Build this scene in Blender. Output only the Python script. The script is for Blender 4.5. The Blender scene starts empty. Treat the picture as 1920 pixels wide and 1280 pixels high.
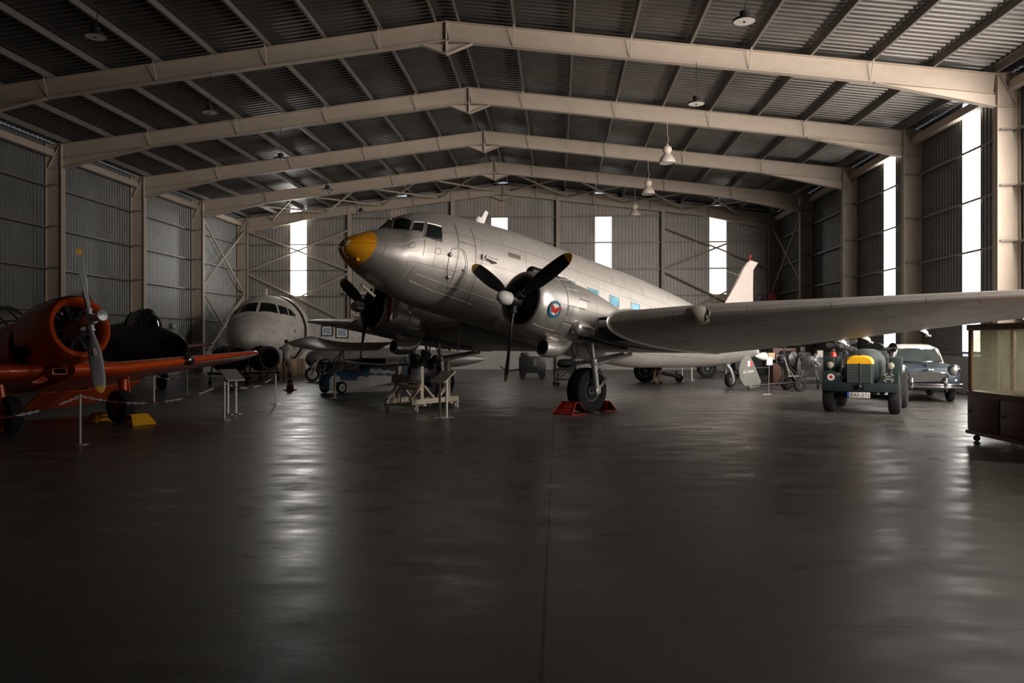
import bpy, bmesh, math, random
from mathutils import Vector as V, Matrix as MX
R = math.radians
PI = math.pi
SC = bpy.context.scene
C = SC.collection
random.seed(7)

# ---------------------------------------------------------------- helpers
F_PX, CAM_H, HOR = 1450.0, 1.648, 642.0
YAW = math.atan(85 / 1450)


def cam2w(x, y, z=0.0):
    """camera-frame metres (right, ahead) to hangar metres (across, along the hangar)"""
    c, s = math.cos(YAW), math.sin(YAW)
    return V((x * c - y * s, x * s + y * c, z))


def P(u, v, d):
    return cam2w((u - 960) / F_PX * d, d, CAM_H - (v - HOR) / F_PX * d)


def G(u, v):
    d = CAM_H * F_PX / (v - HOR)
    return cam2w((u - 960) / F_PX * d, d)


class MB:
    """collects shapes into one mesh"""

    def __init__(s, xf=None):
        s.bm = bmesh.new()
        s.xf = xf
        s.mi = 0
        s.uvl = None

    def face(s, vs):
        try:
            f = s.bm.faces.new(vs)
            f.material_index = s.mi
            f.smooth = True
            return f
        except ValueError:
            return None

    def vs(s, pts):
        return [s.bm.verts.new(V(p)) for p in pts]

    def box(s, c, d, rot=None, bev=0.0):
        c = V(c)
        x, y, z = d[0] / 2, d[1] / 2, d[2] / 2
        m = rot if rot is not None else MX.Identity(3)
        v = [s.bm.verts.new(c + m @ V(p)) for p in
             ((-x, -y, -z), (x, -y, -z), (x, y, -z), (-x, y, -z), (-x, -y, z), (x, -y, z), (x, y, z), (-x, y, z))]
        fs = [s.face([v[i] for i in q]) for q in
              ((3, 2, 1, 0), (4, 5, 6, 7), (0, 1, 5, 4), (1, 2, 6, 5), (2, 3, 7, 6), (3, 0, 4, 7))]
        if bev:
            es = list({e for f in fs for e in f.edges})
            r = bmesh.ops.bevel(s.bm, geom=es, offset=bev, segments=2, affect='EDGES', profile=0.6)
            for f in r['faces']:
                f.material_index = s.mi
                f.smooth = True
        return s

    def beam(s, p, q, w, h, up=(0, 0, 1), bev=0.0):
        p, q = V(p), V(q)
        d = q - p
        L = d.length
        d.normalize()
        side = d.cross(V(up))
        if side.length < 1e-4:
            side = d.cross(V((1, 0, 0)))
        side.normalize()
        u = side.cross(d).normalized()
        m = MX((d, side, u)).transposed()
        return s.box((p + q) / 2, (L, w, h), m, bev)

    def tube(s, pts, r, n=8, cap=True):
        pts = [V(p) for p in pts]
        k = len(pts)
        rs = r if isinstance(r, (list, tuple)) else [r] * k
        prev = None
        rings = []
        for i, p in enumerate(pts):
            t = (pts[min(i + 1, k - 1)] - pts[max(i - 1, 0)])
            if t.length < 1e-9:
                t = V((0, 0, 1))
            t.normalize()
            if prev is None:
                a = t.cross(V((0, 0, 1)))
                if a.length < 1e-3:
                    a = t.cross(V((1, 0, 0)))
                a.normalize()
            else:
                a = (prev - t * prev.dot(t)).normalized()
            prev = a
            b = t.cross(a)
            rings.append([p + (a * math.cos(2 * PI * j / n) + b * math.sin(2 * PI * j / n)) * rs[i] for j in range(n)])
        return s.loft(rings, cap=(cap, cap))

    def loft(s, rings, closed=True, cap=(True, True), uv=None):
        R_ = [s.vs(r) for r in rings]
        n = len(R_[0])
        if uv and s.uvl is None:
            s.uvl = s.bm.loops.layers.uv.new('UVMap')
        for i in range(len(R_) - 1):
            for j in range(n if closed else n - 1):
                k = (j + 1) % n
                f = s.face([R_[i][j], R_[i][k], R_[i + 1][k], R_[i + 1][j]])
                if uv and f:
                    for lp, (ii, jj) in zip(f.loops, ((i, j), (i, j + 1), (i + 1, j + 1), (i + 1, j))):
                        lp[s.uvl].uv = uv(ii, jj)
        if cap[0]:
            s.face(list(reversed(R_[0])))
        if cap[1]:
            s.face(R_[-1])
        return s

    def lathe(s, o, ax, prof, n=32, cap=(True, True), ref=None):
        """prof: list of (distance along axis, radius)"""
        o, ax = V(o), V(ax).normalized()
        a = V(ref) if ref else (ax.cross(V((0, 0, 1))) if abs(ax.z) < 0.9 else ax.cross(V((1, 0, 0))))
        a.normalize()
        b = ax.cross(a)
        rings = [[o + ax * t + (a * math.cos(2 * PI * j / n) + b * math.sin(2 * PI * j / n)) * max(r, 1e-4)
                  for j in range(n)] for t, r in prof]
        return s.loft(rings, cap=cap)

    def prism(s, pts, vec):
        vec = V(vec)
        pts = [V(p) for p in pts]
        a = s.vs(pts)
        b = s.vs([p + vec for p in pts])
        s.face(list(reversed(a)))
        s.face(b)
        n = len(a)
        for i in range(n):
            s.face([a[i], a[(i + 1) % n], b[(i + 1) % n], b[i]])
        return s

    def ball(s, c, r, n=20, m=12, rot=None):
        r = r if isinstance(r, (tuple, list)) else (r, r, r)
        c = V(c)
        rot = rot if rot is not None else MX.Identity(3)
        rings = []
        for i in range(1, m):
            ph = PI * i / m
            rings.append([c + rot @ V((r[0] * math.sin(ph) * math.cos(2 * PI * j / n), r[1] * math.sin(ph) * math.sin(2 * PI * j / n),
                                      r[2] * math.cos(ph))) for j in range(n)])
        R_ = [s.vs(q) for q in rings]
        top = s.bm.verts.new(c + rot @ V((0, 0, r[2])))
        bot = s.bm.verts.new(c - rot @ V((0, 0, r[2])))
        for j in range(n):
            k = (j + 1) % n
            s.face([top, R_[0][j], R_[0][k]])
            s.face([bot, R_[-1][k], R_[-1][j]])
            for i in range(len(R_) - 1):
                s.face([R_[i][j], R_[i + 1][j], R_[i + 1][k], R_[i][k]])
        return s

    def sheet(s, grid, th=None):
        """grid of points -> surface; th: thickness vector or number along the normals (gives a closed solid)"""
        ni, nj = len(grid), len(grid[0])
        A = [s.vs(r) for r in grid]
        if th is None:
            for i in range(ni - 1):
                for j in range(nj - 1):
                    s.face([A[i][j], A[i + 1][j], A[i + 1][j + 1], A[i][j + 1]])
            return s
        B = [s.vs([V(p) + V(th) for p in r]) for r in grid]
        for i in range(ni - 1):
            for j in range(nj - 1):
                s.face([A[i][j], A[i + 1][j], A[i + 1][j + 1], A[i][j + 1]])
                s.face([B[i][j], B[i][j + 1], B[i + 1][j + 1], B[i + 1][j]])
        for i in range(ni - 1):
            s.face([A[i][0], B[i][0], B[i + 1][0], A[i + 1][0]])
            s.face([A[i][-1], A[i + 1][-1], B[i + 1][-1], B[i][-1]])
        for j in range(nj - 1):
            s.face([A[0][j], A[0][j + 1], B[0][j + 1], B[0][j]])
            s.face([A[-1][j], B[-1][j], B[-1][j + 1], A[-1][j + 1]])
        return s

    def build(s, name, mats, parent=None, kind=None, sharp=38, loc=None, recalc=True):
        bm = s.bm
        if s.xf is not None:
            bm.transform(s.xf)
        if recalc:
            bmesh.ops.recalc_face_normals(bm, faces=bm.faces)
        me = bpy.data.meshes.new(name)
        bm.to_mesh(me)
        bm.free()
        for m in (mats if isinstance(mats, (list, tuple)) else [mats]):
            me.materials.append(m)
        me.set_sharp_from_angle(angle=R(sharp))
        o = bpy.data.objects.new(name, me)
        C.objects.link(o)
        if parent is not None:
            o.parent = parent
        if loc is not None:
            o.location = loc
        if kind:
            o['kind'] = kind
        return o


def tag(o, label, cat, group=None, kind=None):
    o['label'] = label
    o['category'] = cat
    if group:
        o['group'] = group
    if kind:
        o['kind'] = kind
    return o


def thing(name, label, cat, loc=(0, 0, 0), rz=0.0, group=None):
    o = bpy.data.objects.new(name, None)
    C.objects.link(o)
    o.empty_display_size = 0.2
    o.location = V(loc)
    o.rotation_euler = (0, 0, rz)
    return tag(o, label, cat, group)


def copy_tree(o, loc=None, rz=None, label=None, parent=None):
    c = o.copy()
    C.objects.link(c)
    if parent is not None:
        c.parent = parent
    for ch in list(o.children):
        copy_tree(ch, parent=c)
    if loc is not None:
        c.location = V(loc)
    if rz is not None:
        c.rotation_euler = (0, 0, rz)
    if label:
        c['label'] = label
    return c


def pchip(xs, ys):
    n = len(xs)
    h = [xs[i + 1] - xs[i] for i in range(n - 1)]
    d = [(ys[i + 1] - ys[i]) / h[i] for i in range(n - 1)]
    m = [d[0]] + [0 if d[i - 1] * d[i] <= 0 else (h[i - 1] + h[i]) * 3 / ((2 * h[i] + h[i - 1]) / d[i - 1] + (h[i] + 2 * h[i - 1]) / d[i])
                  for i in range(1, n - 1)] + [d[-1]]

    def f(x):
        if x <= xs[0]:
            return ys[0]
        if x >= xs[-1]:
            return ys[-1]
        i = max(k for k in range(n - 1) if xs[k] <= x)
        t = (x - xs[i]) / h[i]
        return (ys[i] * (1 + 2 * t) * (1 - t) ** 2 + h[i] * m[i] * t * (1 - t) ** 2 + ys[i + 1] * t * t * (3 - 2 * t) + h[i] * m[i + 1] * t * t * (t - 1))
    return f


def text_into(name, body, size, mat_, parent, loc, rot, depth=0.004, align='CENTER', spacing=1.0, xf=None):
    """lettering as a real mesh: body laid in local XY, then rotated and placed"""
    cu = bpy.data.curves.new(name + '_curve', 'FONT')
    cu.body = body
    cu.size = size
    cu.extrude = depth
    cu.align_x = align
    cu.align_y = 'CENTER'
    cu.space_character = spacing
    to = bpy.data.objects.new(name + '_tmp', cu)
    C.objects.link(to)
    dg = bpy.context.evaluated_depsgraph_get()
    me = bpy.data.meshes.new_from_object(to.evaluated_get(dg))
    bpy.data.objects.remove(to)
    me.transform(MX.Translation(V(loc)) @ rot.to_4x4())
    if xf is not None:
        me.transform(xf)
    me.materials.clear()
    me.materials.append(mat_)
    o = bpy.data.objects.new(name, me)
    C.objects.link(o)
    o.parent = parent
    return o


def frame3(x, y, z):
    return MX((V(x), V(y), V(z))).transposed()


# ---------------------------------------------------------------- materials
def _nodes(name):
    m = bpy.data.materials.new(name)
    m.use_nodes = True
    nt = m.node_tree
    return m, nt, nt.nodes['Principled BSDF']


def mat(name, col, rough=0.5, metal=0.0, var=0.12, scale=6.0, bump=0.0, rvar=0.0, coat=0.0, stretch=None, dirt=None):
    """plain surface whose colour and gloss wander a little with noise"""
    m, nt, b = _nodes(name)
    N, L = nt.nodes, nt.links
    tc = N.new('ShaderNodeTexCoord')
    src = tc.outputs['Object']
    if stretch:
        mp = N.new('ShaderNodeMapping')
        mp.inputs['Scale'].default_value = stretch
        L.new(src, mp.inputs[0])
        src = mp.outputs[0]
    nz = N.new('ShaderNodeTexNoise')
    nz.inputs['Scale'].default_value = scale
    nz.inputs['Detail'].default_value = 6
    nz.inputs['Roughness'].default_value = 0.6
    L.new(src, nz.inputs['Vector'])
    cr = N.new('ShaderNodeValToRGB')
    cr.color_ramp.elements[0].position = 0.3
    cr.color_ramp.elements[1].position = 0.72
    lo = [max(0, c * (1 - var)) for c in col]
    hi = [min(1, c * (1 + var)) for c in col]
    cr.color_ramp.elements[0].color = (*lo, 1)
    cr.color_ramp.elements[1].color = (*hi, 1)
    L.new(nz.outputs['Fac'], cr.inputs[0])
    out = cr.outputs[0]
    if dirt:
        n2 = N.new('ShaderNodeTexNoise')
        n2.inputs['Scale'].default_value = dirt[0]
        n2.inputs['Detail'].default_value = 8
        L.new(src, n2.inputs['Vector'])
        r2 = N.new('ShaderNodeValToRGB')
        r2.color_ramp.elements[0].position = 0.5
        r2.color_ramp.elements[1].position = 0.75
        r2.color_ramp.elements[0].color = (0, 0, 0, 1)
        L.new(n2.outputs['Fac'], r2.inputs[0])
        mx = N.new('ShaderNodeMix')
        mx.data_type = 'RGBA'
        L.new(r2.outputs[0], mx.inputs['Factor'])
        L.new(out, mx.inputs['A'])
        mx.inputs['B'].default_value = (*dirt[1], 1)
        out = mx.outputs['Result']
    L.new(out, b.inputs['Base Color'])
    b.inputs['Metallic'].default_value = metal
    b.inputs['Roughness'].default_value = rough
    if rvar:
        mr = N.new('ShaderNodeMapRange')
        mr.inputs['To Min'].default_value = max(0.02, rough - rvar)
        mr.inputs['To Max'].default_value = min(1, rough + rvar)
        L.new(nz.outputs['Fac'], mr.inputs['Value'])
        L.new(mr.outputs[0], b.inputs['Roughness'])
    if coat:
        b.inputs['Coat Weight'].default_value = coat
        b.inputs['Coat Roughness'].default_value = 0.08
    if bump:
        bp = N.new('ShaderNodeBump')
        bp.inputs['Strength'].default_value = bump
        bp.inputs['Distance'].default_value = 0.02
        L.new(nz.outputs['Fac'], bp.inputs['Height'])
        L.new(bp.outputs[0], b.inputs['Normal'])
    return m


def glass(name, col=(1, 1, 1), rough=0.0, alpha=0.25, dust=0.0):
    """thin clear pane: mostly see-through with a glossy face"""
    m, nt, b = _nodes(name)
    N, L = nt.nodes, nt.links
    tr = N.new('ShaderNodeBsdfTransparent')
    tr.inputs[0].default_value = (*col, 1)
    gl = N.new('ShaderNodeBsdfGlossy')
    gl.inputs['Roughness'].default_value = rough
    fr = N.new('ShaderNodeLayerWeight')
    fr.inputs['Blend'].default_value = 0.5
    pw = N.new('ShaderNodeMath')
    pw.operation = 'POWER'
    pw.inputs[1].default_value = 4
    L.new(fr.outputs['Facing'], pw.inputs[0])
    ad = N.new('ShaderNodeMath')
    ad.operation = 'MULTIPLY_ADD'
    ad.inputs[1].default_value = 0.6
    ad.inputs[2].default_value = alpha
    L.new(pw.outputs[0], ad.inputs[0])
    mx = N.new('ShaderNodeMixShader')
    L.new(ad.outputs[0], mx.inputs[0])
    L.new(tr.outputs[0], mx.inputs[1])
    L.new(gl.outputs[0], mx.inputs[2])
    last = mx.outputs[0]
    if dust:
        # a film of dust: scatters a part of the light both ways
        df = N.new('ShaderNodeBsdfDiffuse')
        df.inputs[0].default_value = (0.55, 0.53, 0.45, 1)
        tl = N.new('ShaderNodeBsdfTranslucent')
        tl.inputs[0].default_value = (0.6, 0.58, 0.5, 1)
        a2 = N.new('ShaderNodeAddShader')
        m2 = N.new('ShaderNodeMixShader')
        m2.inputs[0].default_value = 0.5
        L.new(df.outputs[0], m2.inputs[1])
        L.new(tl.outputs[0], m2.inputs[2])
        nz = N.new('ShaderNodeTexNoise')
        nz.inputs['Scale'].default_value = 2.5
        nz.inputs['Detail'].default_value = 7
        tc = N.new('ShaderNodeTexCoord')
        L.new(tc.outputs['Object'], nz.inputs['Vector'])
        mr = N.new('ShaderNodeMapRange')
        mr.inputs['From Min'].default_value = 0.3
        mr.inputs['From Max'].default_value = 0.7
        mr.inputs['To Min'].default_value = dust * 0.6
        mr.inputs['To Max'].default_value = dust * 1.4
        L.new(nz.outputs['Fac'], mr.inputs['Value'])
        m3 = N.new('ShaderNodeMixShader')
        L.new(mr.outputs[0], m3.inputs[0])
        L.new(last, m3.inputs[1])
        L.new(m2.outputs[0], m3.inputs[2])
        last = m3.outputs[0]
    L.new(last, N['Material Output'].inputs[0])
    return m


def daylight(name, col, strength, streak=0.0):
    """translucent roofing sheet lit by the sky outside"""
    m, nt, b = _nodes(name)
    N, L = nt.nodes, nt.links
    e = N.new('ShaderNodeEmission')
    e.inputs[1].default_value = strength
    tc = N.new('ShaderNodeTexCoord')
    nz = N.new('ShaderNodeTexNoise')
    nz.inputs['Scale'].default_value = 1.6
    nz.inputs['Detail'].default_value = 5
    L.new(tc.outputs['Object'], nz.inputs['Vector'])
    cr = N.new('ShaderNodeValToRGB')
    cr.color_ramp.elements[0].position = 0.35
    cr.color_ramp.elements[1].position = 0.65
    cr.color_ramp.elements[0].color = (*[c * (1 - streak) for c in col], 1)
    cr.color_ramp.elements[1].color = (*col, 1)
    L.new(nz.outputs['Fac'], cr.inputs[0])
    L.new(cr.outputs[0], e.inputs[0])
    L.new(e.outputs[0], N['Material Output'].inputs[0])
    return m


def concrete():
    m, nt, b = _nodes('floor_concrete')
    N, L = nt.nodes, nt.links
    tc = N.new('ShaderNodeTexCoord')

    def noise(sc, det, mapping=None):
        z = N.new('ShaderNodeTexNoise')
        z.inputs['Scale'].default_value = sc
        z.inputs['Detail'].default_value = det
        z.inputs['Roughness'].default_value = 0.62
        if mapping:
            mp = N.new('ShaderNodeMapping')
            mp.inputs['Scale'].default_value = mapping
            L.new(tc.outputs['Object'], mp.inputs[0])
            L.new(mp.outputs[0], z.inputs['Vector'])
        else:
            L.new(tc.outputs['Object'], z.inputs['Vector'])
        return z
    n1 = noise(0.35, 8)
    n2 = noise(2.2, 8, (0.55, 1.0, 1.0))
    n3 = noise(30, 3)

    def ramp(src, p0, c0, p1, c1):
        r = N.new('ShaderNodeValToRGB')
        r.color_ramp.elements[0].position = p0
        r.color_ramp.elements[1].position = p1
        r.color_ramp.elements[0].color = (*c0, 1)
        r.color_ramp.elements[1].color = (*c1, 1)
        L.new(src, r.inputs[0])
        return r.outputs[0]

    def mixc(a, bb, fac, mode='MIX'):
        x = N.new('ShaderNodeMix')
        x.data_type = 'RGBA'
        x.blend_type = mode
        for k, val in (('A', a), ('B', bb), ('Factor', fac)):
            if isinstance(val, (tuple, float, int)):
                x.inputs[k].default_value = (*val, 1) if isinstance(val, tuple) else val
            else:
                L.new(val, x.inputs[k])
        return x.outputs['Result']
    base = ramp(n1.outputs['Fac'], 0.3, (0.088, 0.083, 0.076), 0.7, (0.152, 0.144, 0.133))
    mott = ramp(n2.outputs['Fac'], 0.35, (0.55, 0.55, 0.55), 0.65, (1, 1, 1))
    c = mixc(base, mott, 0.8, 'MULTIPLY')
    # dark oil spots
    n4 = noise(0.9, 4, (0.5, 1.3, 1))
    sp = ramp(n4.outputs['Fac'], 0.63, (0, 0, 0), 0.72, (1, 1, 1))
    c = mixc(c, (0.018, 0.017, 0.016), sp)
    # slab joints
    sx = N.new('ShaderNodeSeparateXYZ')
    wob = N.new('ShaderNodeMix')
    wob.data_type = 'VECTOR'
    L.new(tc.outputs['Object'], sx.inputs[0])

    def line(ax, period, off, half):
        a = N.new('ShaderNodeMath')
        a.operation = 'ADD'
        a.inputs[1].default_value = off
        L.new(sx.outputs[ax], a.inputs[0])
        w = N.new('ShaderNodeMath')
        w.operation = 'PINGPONG'
        w.inputs[1].default_value = period / 2
        L.new(a.outputs[0], w.inputs[0])
        lt = N.new('ShaderNodeMath')
        lt.operation = 'LESS_THAN'
        lt.inputs[1].default_value = half
        L.new(w.outputs[0], lt.inputs[0])
        return lt.outputs[0]
    jx = line('X', 5.75, 0.08, 0.011)
    jy = line('Y', 6.0, 1.4, 0.005)
    mxm = N.new('ShaderNodeMath')
    mxm.operation = 'MAXIMUM'
    L.new(jx, mxm.inputs[0])
    L.new(jy, mxm.inputs[1])
    c = mixc(c, (0.02, 0.019, 0.018), mxm.outputs[0])
    L.new(c, b.inputs['Base Color'])
    mr = N.new('ShaderNodeMapRange')
    mr.inputs['From Min'].default_value = 0.3
    mr.inputs['From Max'].default_value = 0.7
    mr.inputs['To Min'].default_value = 0.22
    mr.inputs['To Max'].default_value = 0.5
    L.new(n2.outputs['Fac'], mr.inputs['Value'])
    L.new(mr.outputs[0], b.inputs['Roughness'])
    b.inputs['Specular IOR Level'].default_value = 0.5
    bp = N.new('ShaderNodeBump')
    bp.inputs['Strength'].default_value = 0.16
    bp.inputs['Distance'].default_value = 0.02
    ad = N.new('ShaderNodeMath')
    ad.operation = 'MULTIPLY_ADD'
    ad.inputs[1].default_value = 0.12
    L.new(n3.outputs['Fac'], ad.inputs[0])
    L.new(n2.outputs['Fac'], ad.inputs[2])
    L.new(ad.outputs[0], bp.inputs['Height'])
    L.new(bp.outputs[0], b.inputs['Normal'])
    return m


def aluminium():
    """bare aircraft skin in sheets: brick pattern of seams on the UVs, patchy polish"""
    m, nt, b = _nodes('bare_aluminium_skin')
    N, L = nt.nodes, nt.links
    uv = N.new('ShaderNodeUVMap')
    uv.uv_map = 'UVMap'
    bk = N.new('ShaderNodeTexBrick')
    bk.inputs['Scale'].default_value = 1.0
    bk.inputs['Mortar Size'].default_value = 0.007
    bk.inputs['Mortar Smooth'].default_value = 0.3
    bk.inputs['Brick Width'].default_value = 1.45
    bk.inputs['Row Height'].default_value = 0.62
    bk.inputs['Color1'].default_value = (0.53, 0.50, 0.465, 1)
    bk.inputs['Color2'].default_value = (0.60, 0.57, 0.535, 1)
    bk.inputs['Mortar'].default_value = (0.2, 0.19, 0.175, 1)
    L.new(uv.outputs[0], bk.inputs['Vector'])
    tc = N.new('ShaderNodeTexCoord')
    nz = N.new('ShaderNodeTexNoise')
    nz.inputs['Scale'].default_value = 1.7
    nz.inputs['Detail'].default_value = 9
    nz.inputs['Roughness'].default_value = 0.65
    L.new(tc.outputs['Object'], nz.inputs['Vector'])
    mx = N.new('ShaderNodeMix')
    mx.data_type = 'RGBA'
    mx.blend_type = 'MULTIPLY'
    mx.inputs['Factor'].default_value = 0.5
    cr = N.new('ShaderNodeValToRGB')
    cr.color_ramp.elements[0].position = 0.3
    cr.color_ramp.elements[0].color = (0.62, 0.6, 0.58, 1)
    cr.color_ramp.elements[1].position = 0.65
    L.new(nz.outputs['Fac'], cr.inputs[0])
    L.new(bk.outputs['Color'], mx.inputs['A'])
    L.new(cr.outputs[0], mx.inputs['B'])
    L.new(mx.outputs['Result'], b.inputs['Base Color'])
    b.inputs['Metallic'].default_value = 0.62
    mr = N.new('ShaderNodeMapRange')
    mr.inputs['From Min'].default_value = 0.3
    mr.inputs['From Max'].default_value = 0.7
    mr.inputs['To Min'].default_value = 0.56
    mr.inputs['To Max'].default_value = 0.4
    L.new(nz.outputs['Fac'], mr.inputs['Value'])
    L.new(mr.outputs[0], b.inputs['Roughness'])
    n2 = N.new('ShaderNodeTexNoise')
    n2.inputs['Scale'].default_value = 2.6
    n2.inputs['Detail'].default_value = 2
    L.new(tc.outputs['Object'], n2.inputs['Vector'])
    bp = N.new('ShaderNodeBump')
    bp.inputs['Strength'].default_value = 0.14
    bp.inputs['Distance'].default_value = 0.05
    L.new(n2.outputs['Fac'], bp.inputs['Height'])
    L.new(bp.outputs[0], b.inputs['Normal'])
    return m


M = {}
M['beam'] = mat('cream_steel_paint', (0.43, 0.36, 0.29), 0.55, 0, 0.06, 2.5)
M['purlin'] = mat('galvanised_purlin', (0.21, 0.19, 0.17), 0.5, 0.35, 0.1, 3)
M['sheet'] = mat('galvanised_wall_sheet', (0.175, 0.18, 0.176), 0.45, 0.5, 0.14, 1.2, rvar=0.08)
M['sheet_pale'] = mat('paler_end_wall_sheet', (0.34, 0.325, 0.3), 0.5, 0.3, 0.14, 1.2, rvar=0.08)  # end wall colour lightened to carry the light reaching it from the front
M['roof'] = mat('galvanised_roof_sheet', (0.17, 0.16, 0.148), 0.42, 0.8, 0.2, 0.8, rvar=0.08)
M['floor'] = concrete()
M['plinth'] = mat('plastered_plinth', (0.42, 0.41, 0.39), 0.8, 0, 0.1, 2)
M['alu'] = aluminium()
M['alu_plain'] = mat('plain_aluminium', (0.58, 0.56, 0.53), 0.36, 0.75, 0.12, 5, rvar=0.1)
M['alu_dull'] = mat('dull_aluminium', (0.4, 0.385, 0.365), 0.5, 0.6, 0.15, 3, rvar=0.1)
M['silver'] = mat('silver_paint', (0.55, 0.57, 0.58), 0.35, 0.5, 0.08, 6)
M['black'] = mat('black_paint', (0.012, 0.012, 0.013), 0.4, 0, 0.2, 6)
M['rubber'] = mat('tyre_rubber', (0.009, 0.009, 0.01), 0.85, 0, 0.2, 20)
M['iron'] = mat('dark_engine_iron', (0.03, 0.03, 0.031), 0.5, 0.5, 0.4, 14)
M['grey_iron'] = mat('grey_engine_metal', (0.12, 0.12, 0.12), 0.45, 0.6, 0.3, 12)
M['yellow'] = mat('yellow_paint', (0.85, 0.44, 0.015), 0.4, 0, 0.06, 4)
M['nose'] = mat('orange_yellow_nose_paint', (0.9, 0.39, 0.012), 0.42, 0, 0.06, 3, dirt=(5.0, (0.75, 0.25, 0.008)))
M['orange'] = mat('red_orange_gloss_paint', (0.74, 0.085, 0.008), 0.3, 0, 0.06, 3, coat=0.4)
M['red'] = mat('red_paint', (0.45, 0.02, 0.012), 0.45, 0, 0.1, 5)
M['rivet'] = mat('dark_rivet_heads', (0.13, 0.12, 0.11), 0.5, 0.4, 0.1, 9)
M['darkred'] = mat('dark_red_paint', (0.16, 0.014, 0.01), 0.45, 0, 0.1, 5)
M['white'] = mat('white_paint', (0.72, 0.7, 0.66), 0.45, 0, 0.06, 4)
M['offwhite'] = mat('weathered_white_paint', (0.6, 0.57, 0.53), 0.5, 0, 0.08, 1.5, dirt=(2.2, (0.38, 0.34, 0.3)))
M['cream'] = mat('cream_wood_paint', (0.5, 0.44, 0.35), 0.6, 0, 0.08, 6, dirt=(9.0, (0.42, 0.36, 0.28)))
M['chrome'] = mat('chrome', (0.75, 0.75, 0.75), 0.12, 1.0, 0.03, 5)
M['steel'] = mat('plain_steel', (0.5, 0.5, 0.5), 0.35, 0.8, 0.1, 8)
M['gunmetal'] = mat('dark_grey_jet_paint', (0.022, 0.023, 0.024), 0.5, 0, 0.2, 3)
M['green'] = mat('dark_green_vehicle_paint', (0.018, 0.03, 0.03), 0.5, 0, 0.1, 4)
M['blue'] = mat('dark_blue_car_paint', (0.006, 0.022, 0.038), 0.36, 0.0, 0.06, 4, coat=0.15)
M['fleablue'] = mat('blue_fabric_paint', (0.03, 0.1, 0.19), 0.5, 0, 0.1, 6)
M['wood'] = mat('varnished_cabinet_wood', (0.22, 0.07, 0.03), 0.4, 0, 0.25, 5, stretch=(8, 1, 1))
M['ply'] = mat('plywood', (0.36, 0.25, 0.15), 0.65, 0, 0.15, 4)
M['darkglass'] = mat('dark_cockpit_glass', (0.012, 0.014, 0.014), 0.12, 0, 0.1, 4)
M['blueglass'] = mat('blue_tinted_cabin_glass', (0.12, 0.3, 0.4), 0.2, 0.2, 0.35, 3.5)
M['glass'] = glass('clear_glass', alpha=0.03)
M['showglass'] = glass('dusty_showcase_glass', (0.93, 0.94, 0.88), 0.04, 0.04, dust=0.3)
M['wingfabric'] = mat('silver_doped_fabric', (0.7, 0.71, 0.72), 0.34, 0.35, 0.08, 5)
M['soot'] = mat('sooty_black', (0.006, 0.006, 0.006), 0.95, 0, 0.2, 6)  # near-black colour stands in for the shade inside intake openings
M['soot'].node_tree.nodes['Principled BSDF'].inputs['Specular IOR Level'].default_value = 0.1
M['finpaint'] = mat('faded_pinkish_white_paint', (0.41, 0.355, 0.32), 0.6, 0, 0.08, 2.5)
M['paper'] = mat('printed_paper', (0.5, 0.51, 0.56), 0.7, 0, 0.08, 30)
M['signboard'] = mat('information_board', (0.24, 0.2, 0.17), 0.35, 0, 0.25, 14)
M['skin'] = mat('skin', (0.42, 0.25, 0.17), 0.55, 0, 0.06, 8)
M['tee'] = mat('white_cotton', (0.62, 0.6, 0.58), 0.85, 0, 0.06, 9)
M['shorts'] = mat('beige_cotton', (0.4, 0.35, 0.28), 0.85, 0, 0.06, 9)
M['hair'] = mat('dark_hair', (0.02, 0.015, 0.012), 0.6, 0, 0.2, 30)
M['darkcloth'] = mat('dark_cloth', (0.03, 0.032, 0.04), 0.85, 0, 0.1, 9)
M['emblue'] = mat('emblem_blue', (0.015, 0.13, 0.22), 0.45, 0, 0.05, 5)
M['plateblue'] = mat('plate_blue', (0.02, 0.1, 0.4), 0.4, 0, 0.05, 5)
M['lamp'] = mat('lamp_enamel', (0.55, 0.48, 0.42), 0.45, 0.1, 0.06, 5)
M['lens'] = mat('lamp_diffuser', (0.7, 0.66, 0.6), 0.5, 0, 0.03, 5)
M['exitgreen'] = mat('exit_sign_green', (0.02, 0.12, 0.08), 0.5, 0, 0.05, 5)
M['olive'] = mat('grey_green_paint', (0.11, 0.115, 0.1), 0.55, 0, 0.1, 5)
M['brown'] = mat('reddish_brown_wood', (0.1, 0.036, 0.02), 0.55, 0, 0.2, 6)
M['conered'] = mat('cone_red_plastic', (0.5, 0.035, 0.02), 0.5, 0, 0.05, 6)
M['picture'] = mat('watercolour_print', (0.3, 0.4, 0.48), 0.4, 0, 0.5, 9)
M['day_right'] = daylight('daylit_sheet_right', (1.0, 0.95, 0.9), 8)
M['day_right_near'] = daylight('daylit_sheet_near_bays', (1.0, 0.93, 0.85), 11)
M['day_back'] = daylight('daylit_sheet_back', (1.0, 0.96, 0.88), 2.2, 0.3)
M['day_back_bright'] = daylight('daylit_sheet_back_clear', (1.0, 0.97, 0.92), 14, 0.05)
M['dim_sheet'] = mat('soiled_translucent_sheet', (0.42, 0.36, 0.29), 0.6, 0, 0.1, 3)
# ---------------------------------------------------------------- the hangar
XL, XR = -19.87, 13.24          # wall sheets
XLI, XRI = -19.2, 12.58         # inner column faces
XA = -3.31                      # ridge
ZE, ZA = 9.36, 11.25            # rafter top at the knee and at the ridge
BAY = [23.03, 29.03, 35.03, 41.03, 47.03]
YB, YF = 47.35, -3.0


def rz(x):
    return ZA - (ZA - ZE) * abs(x - XA) / (XRI - XA)


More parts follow.
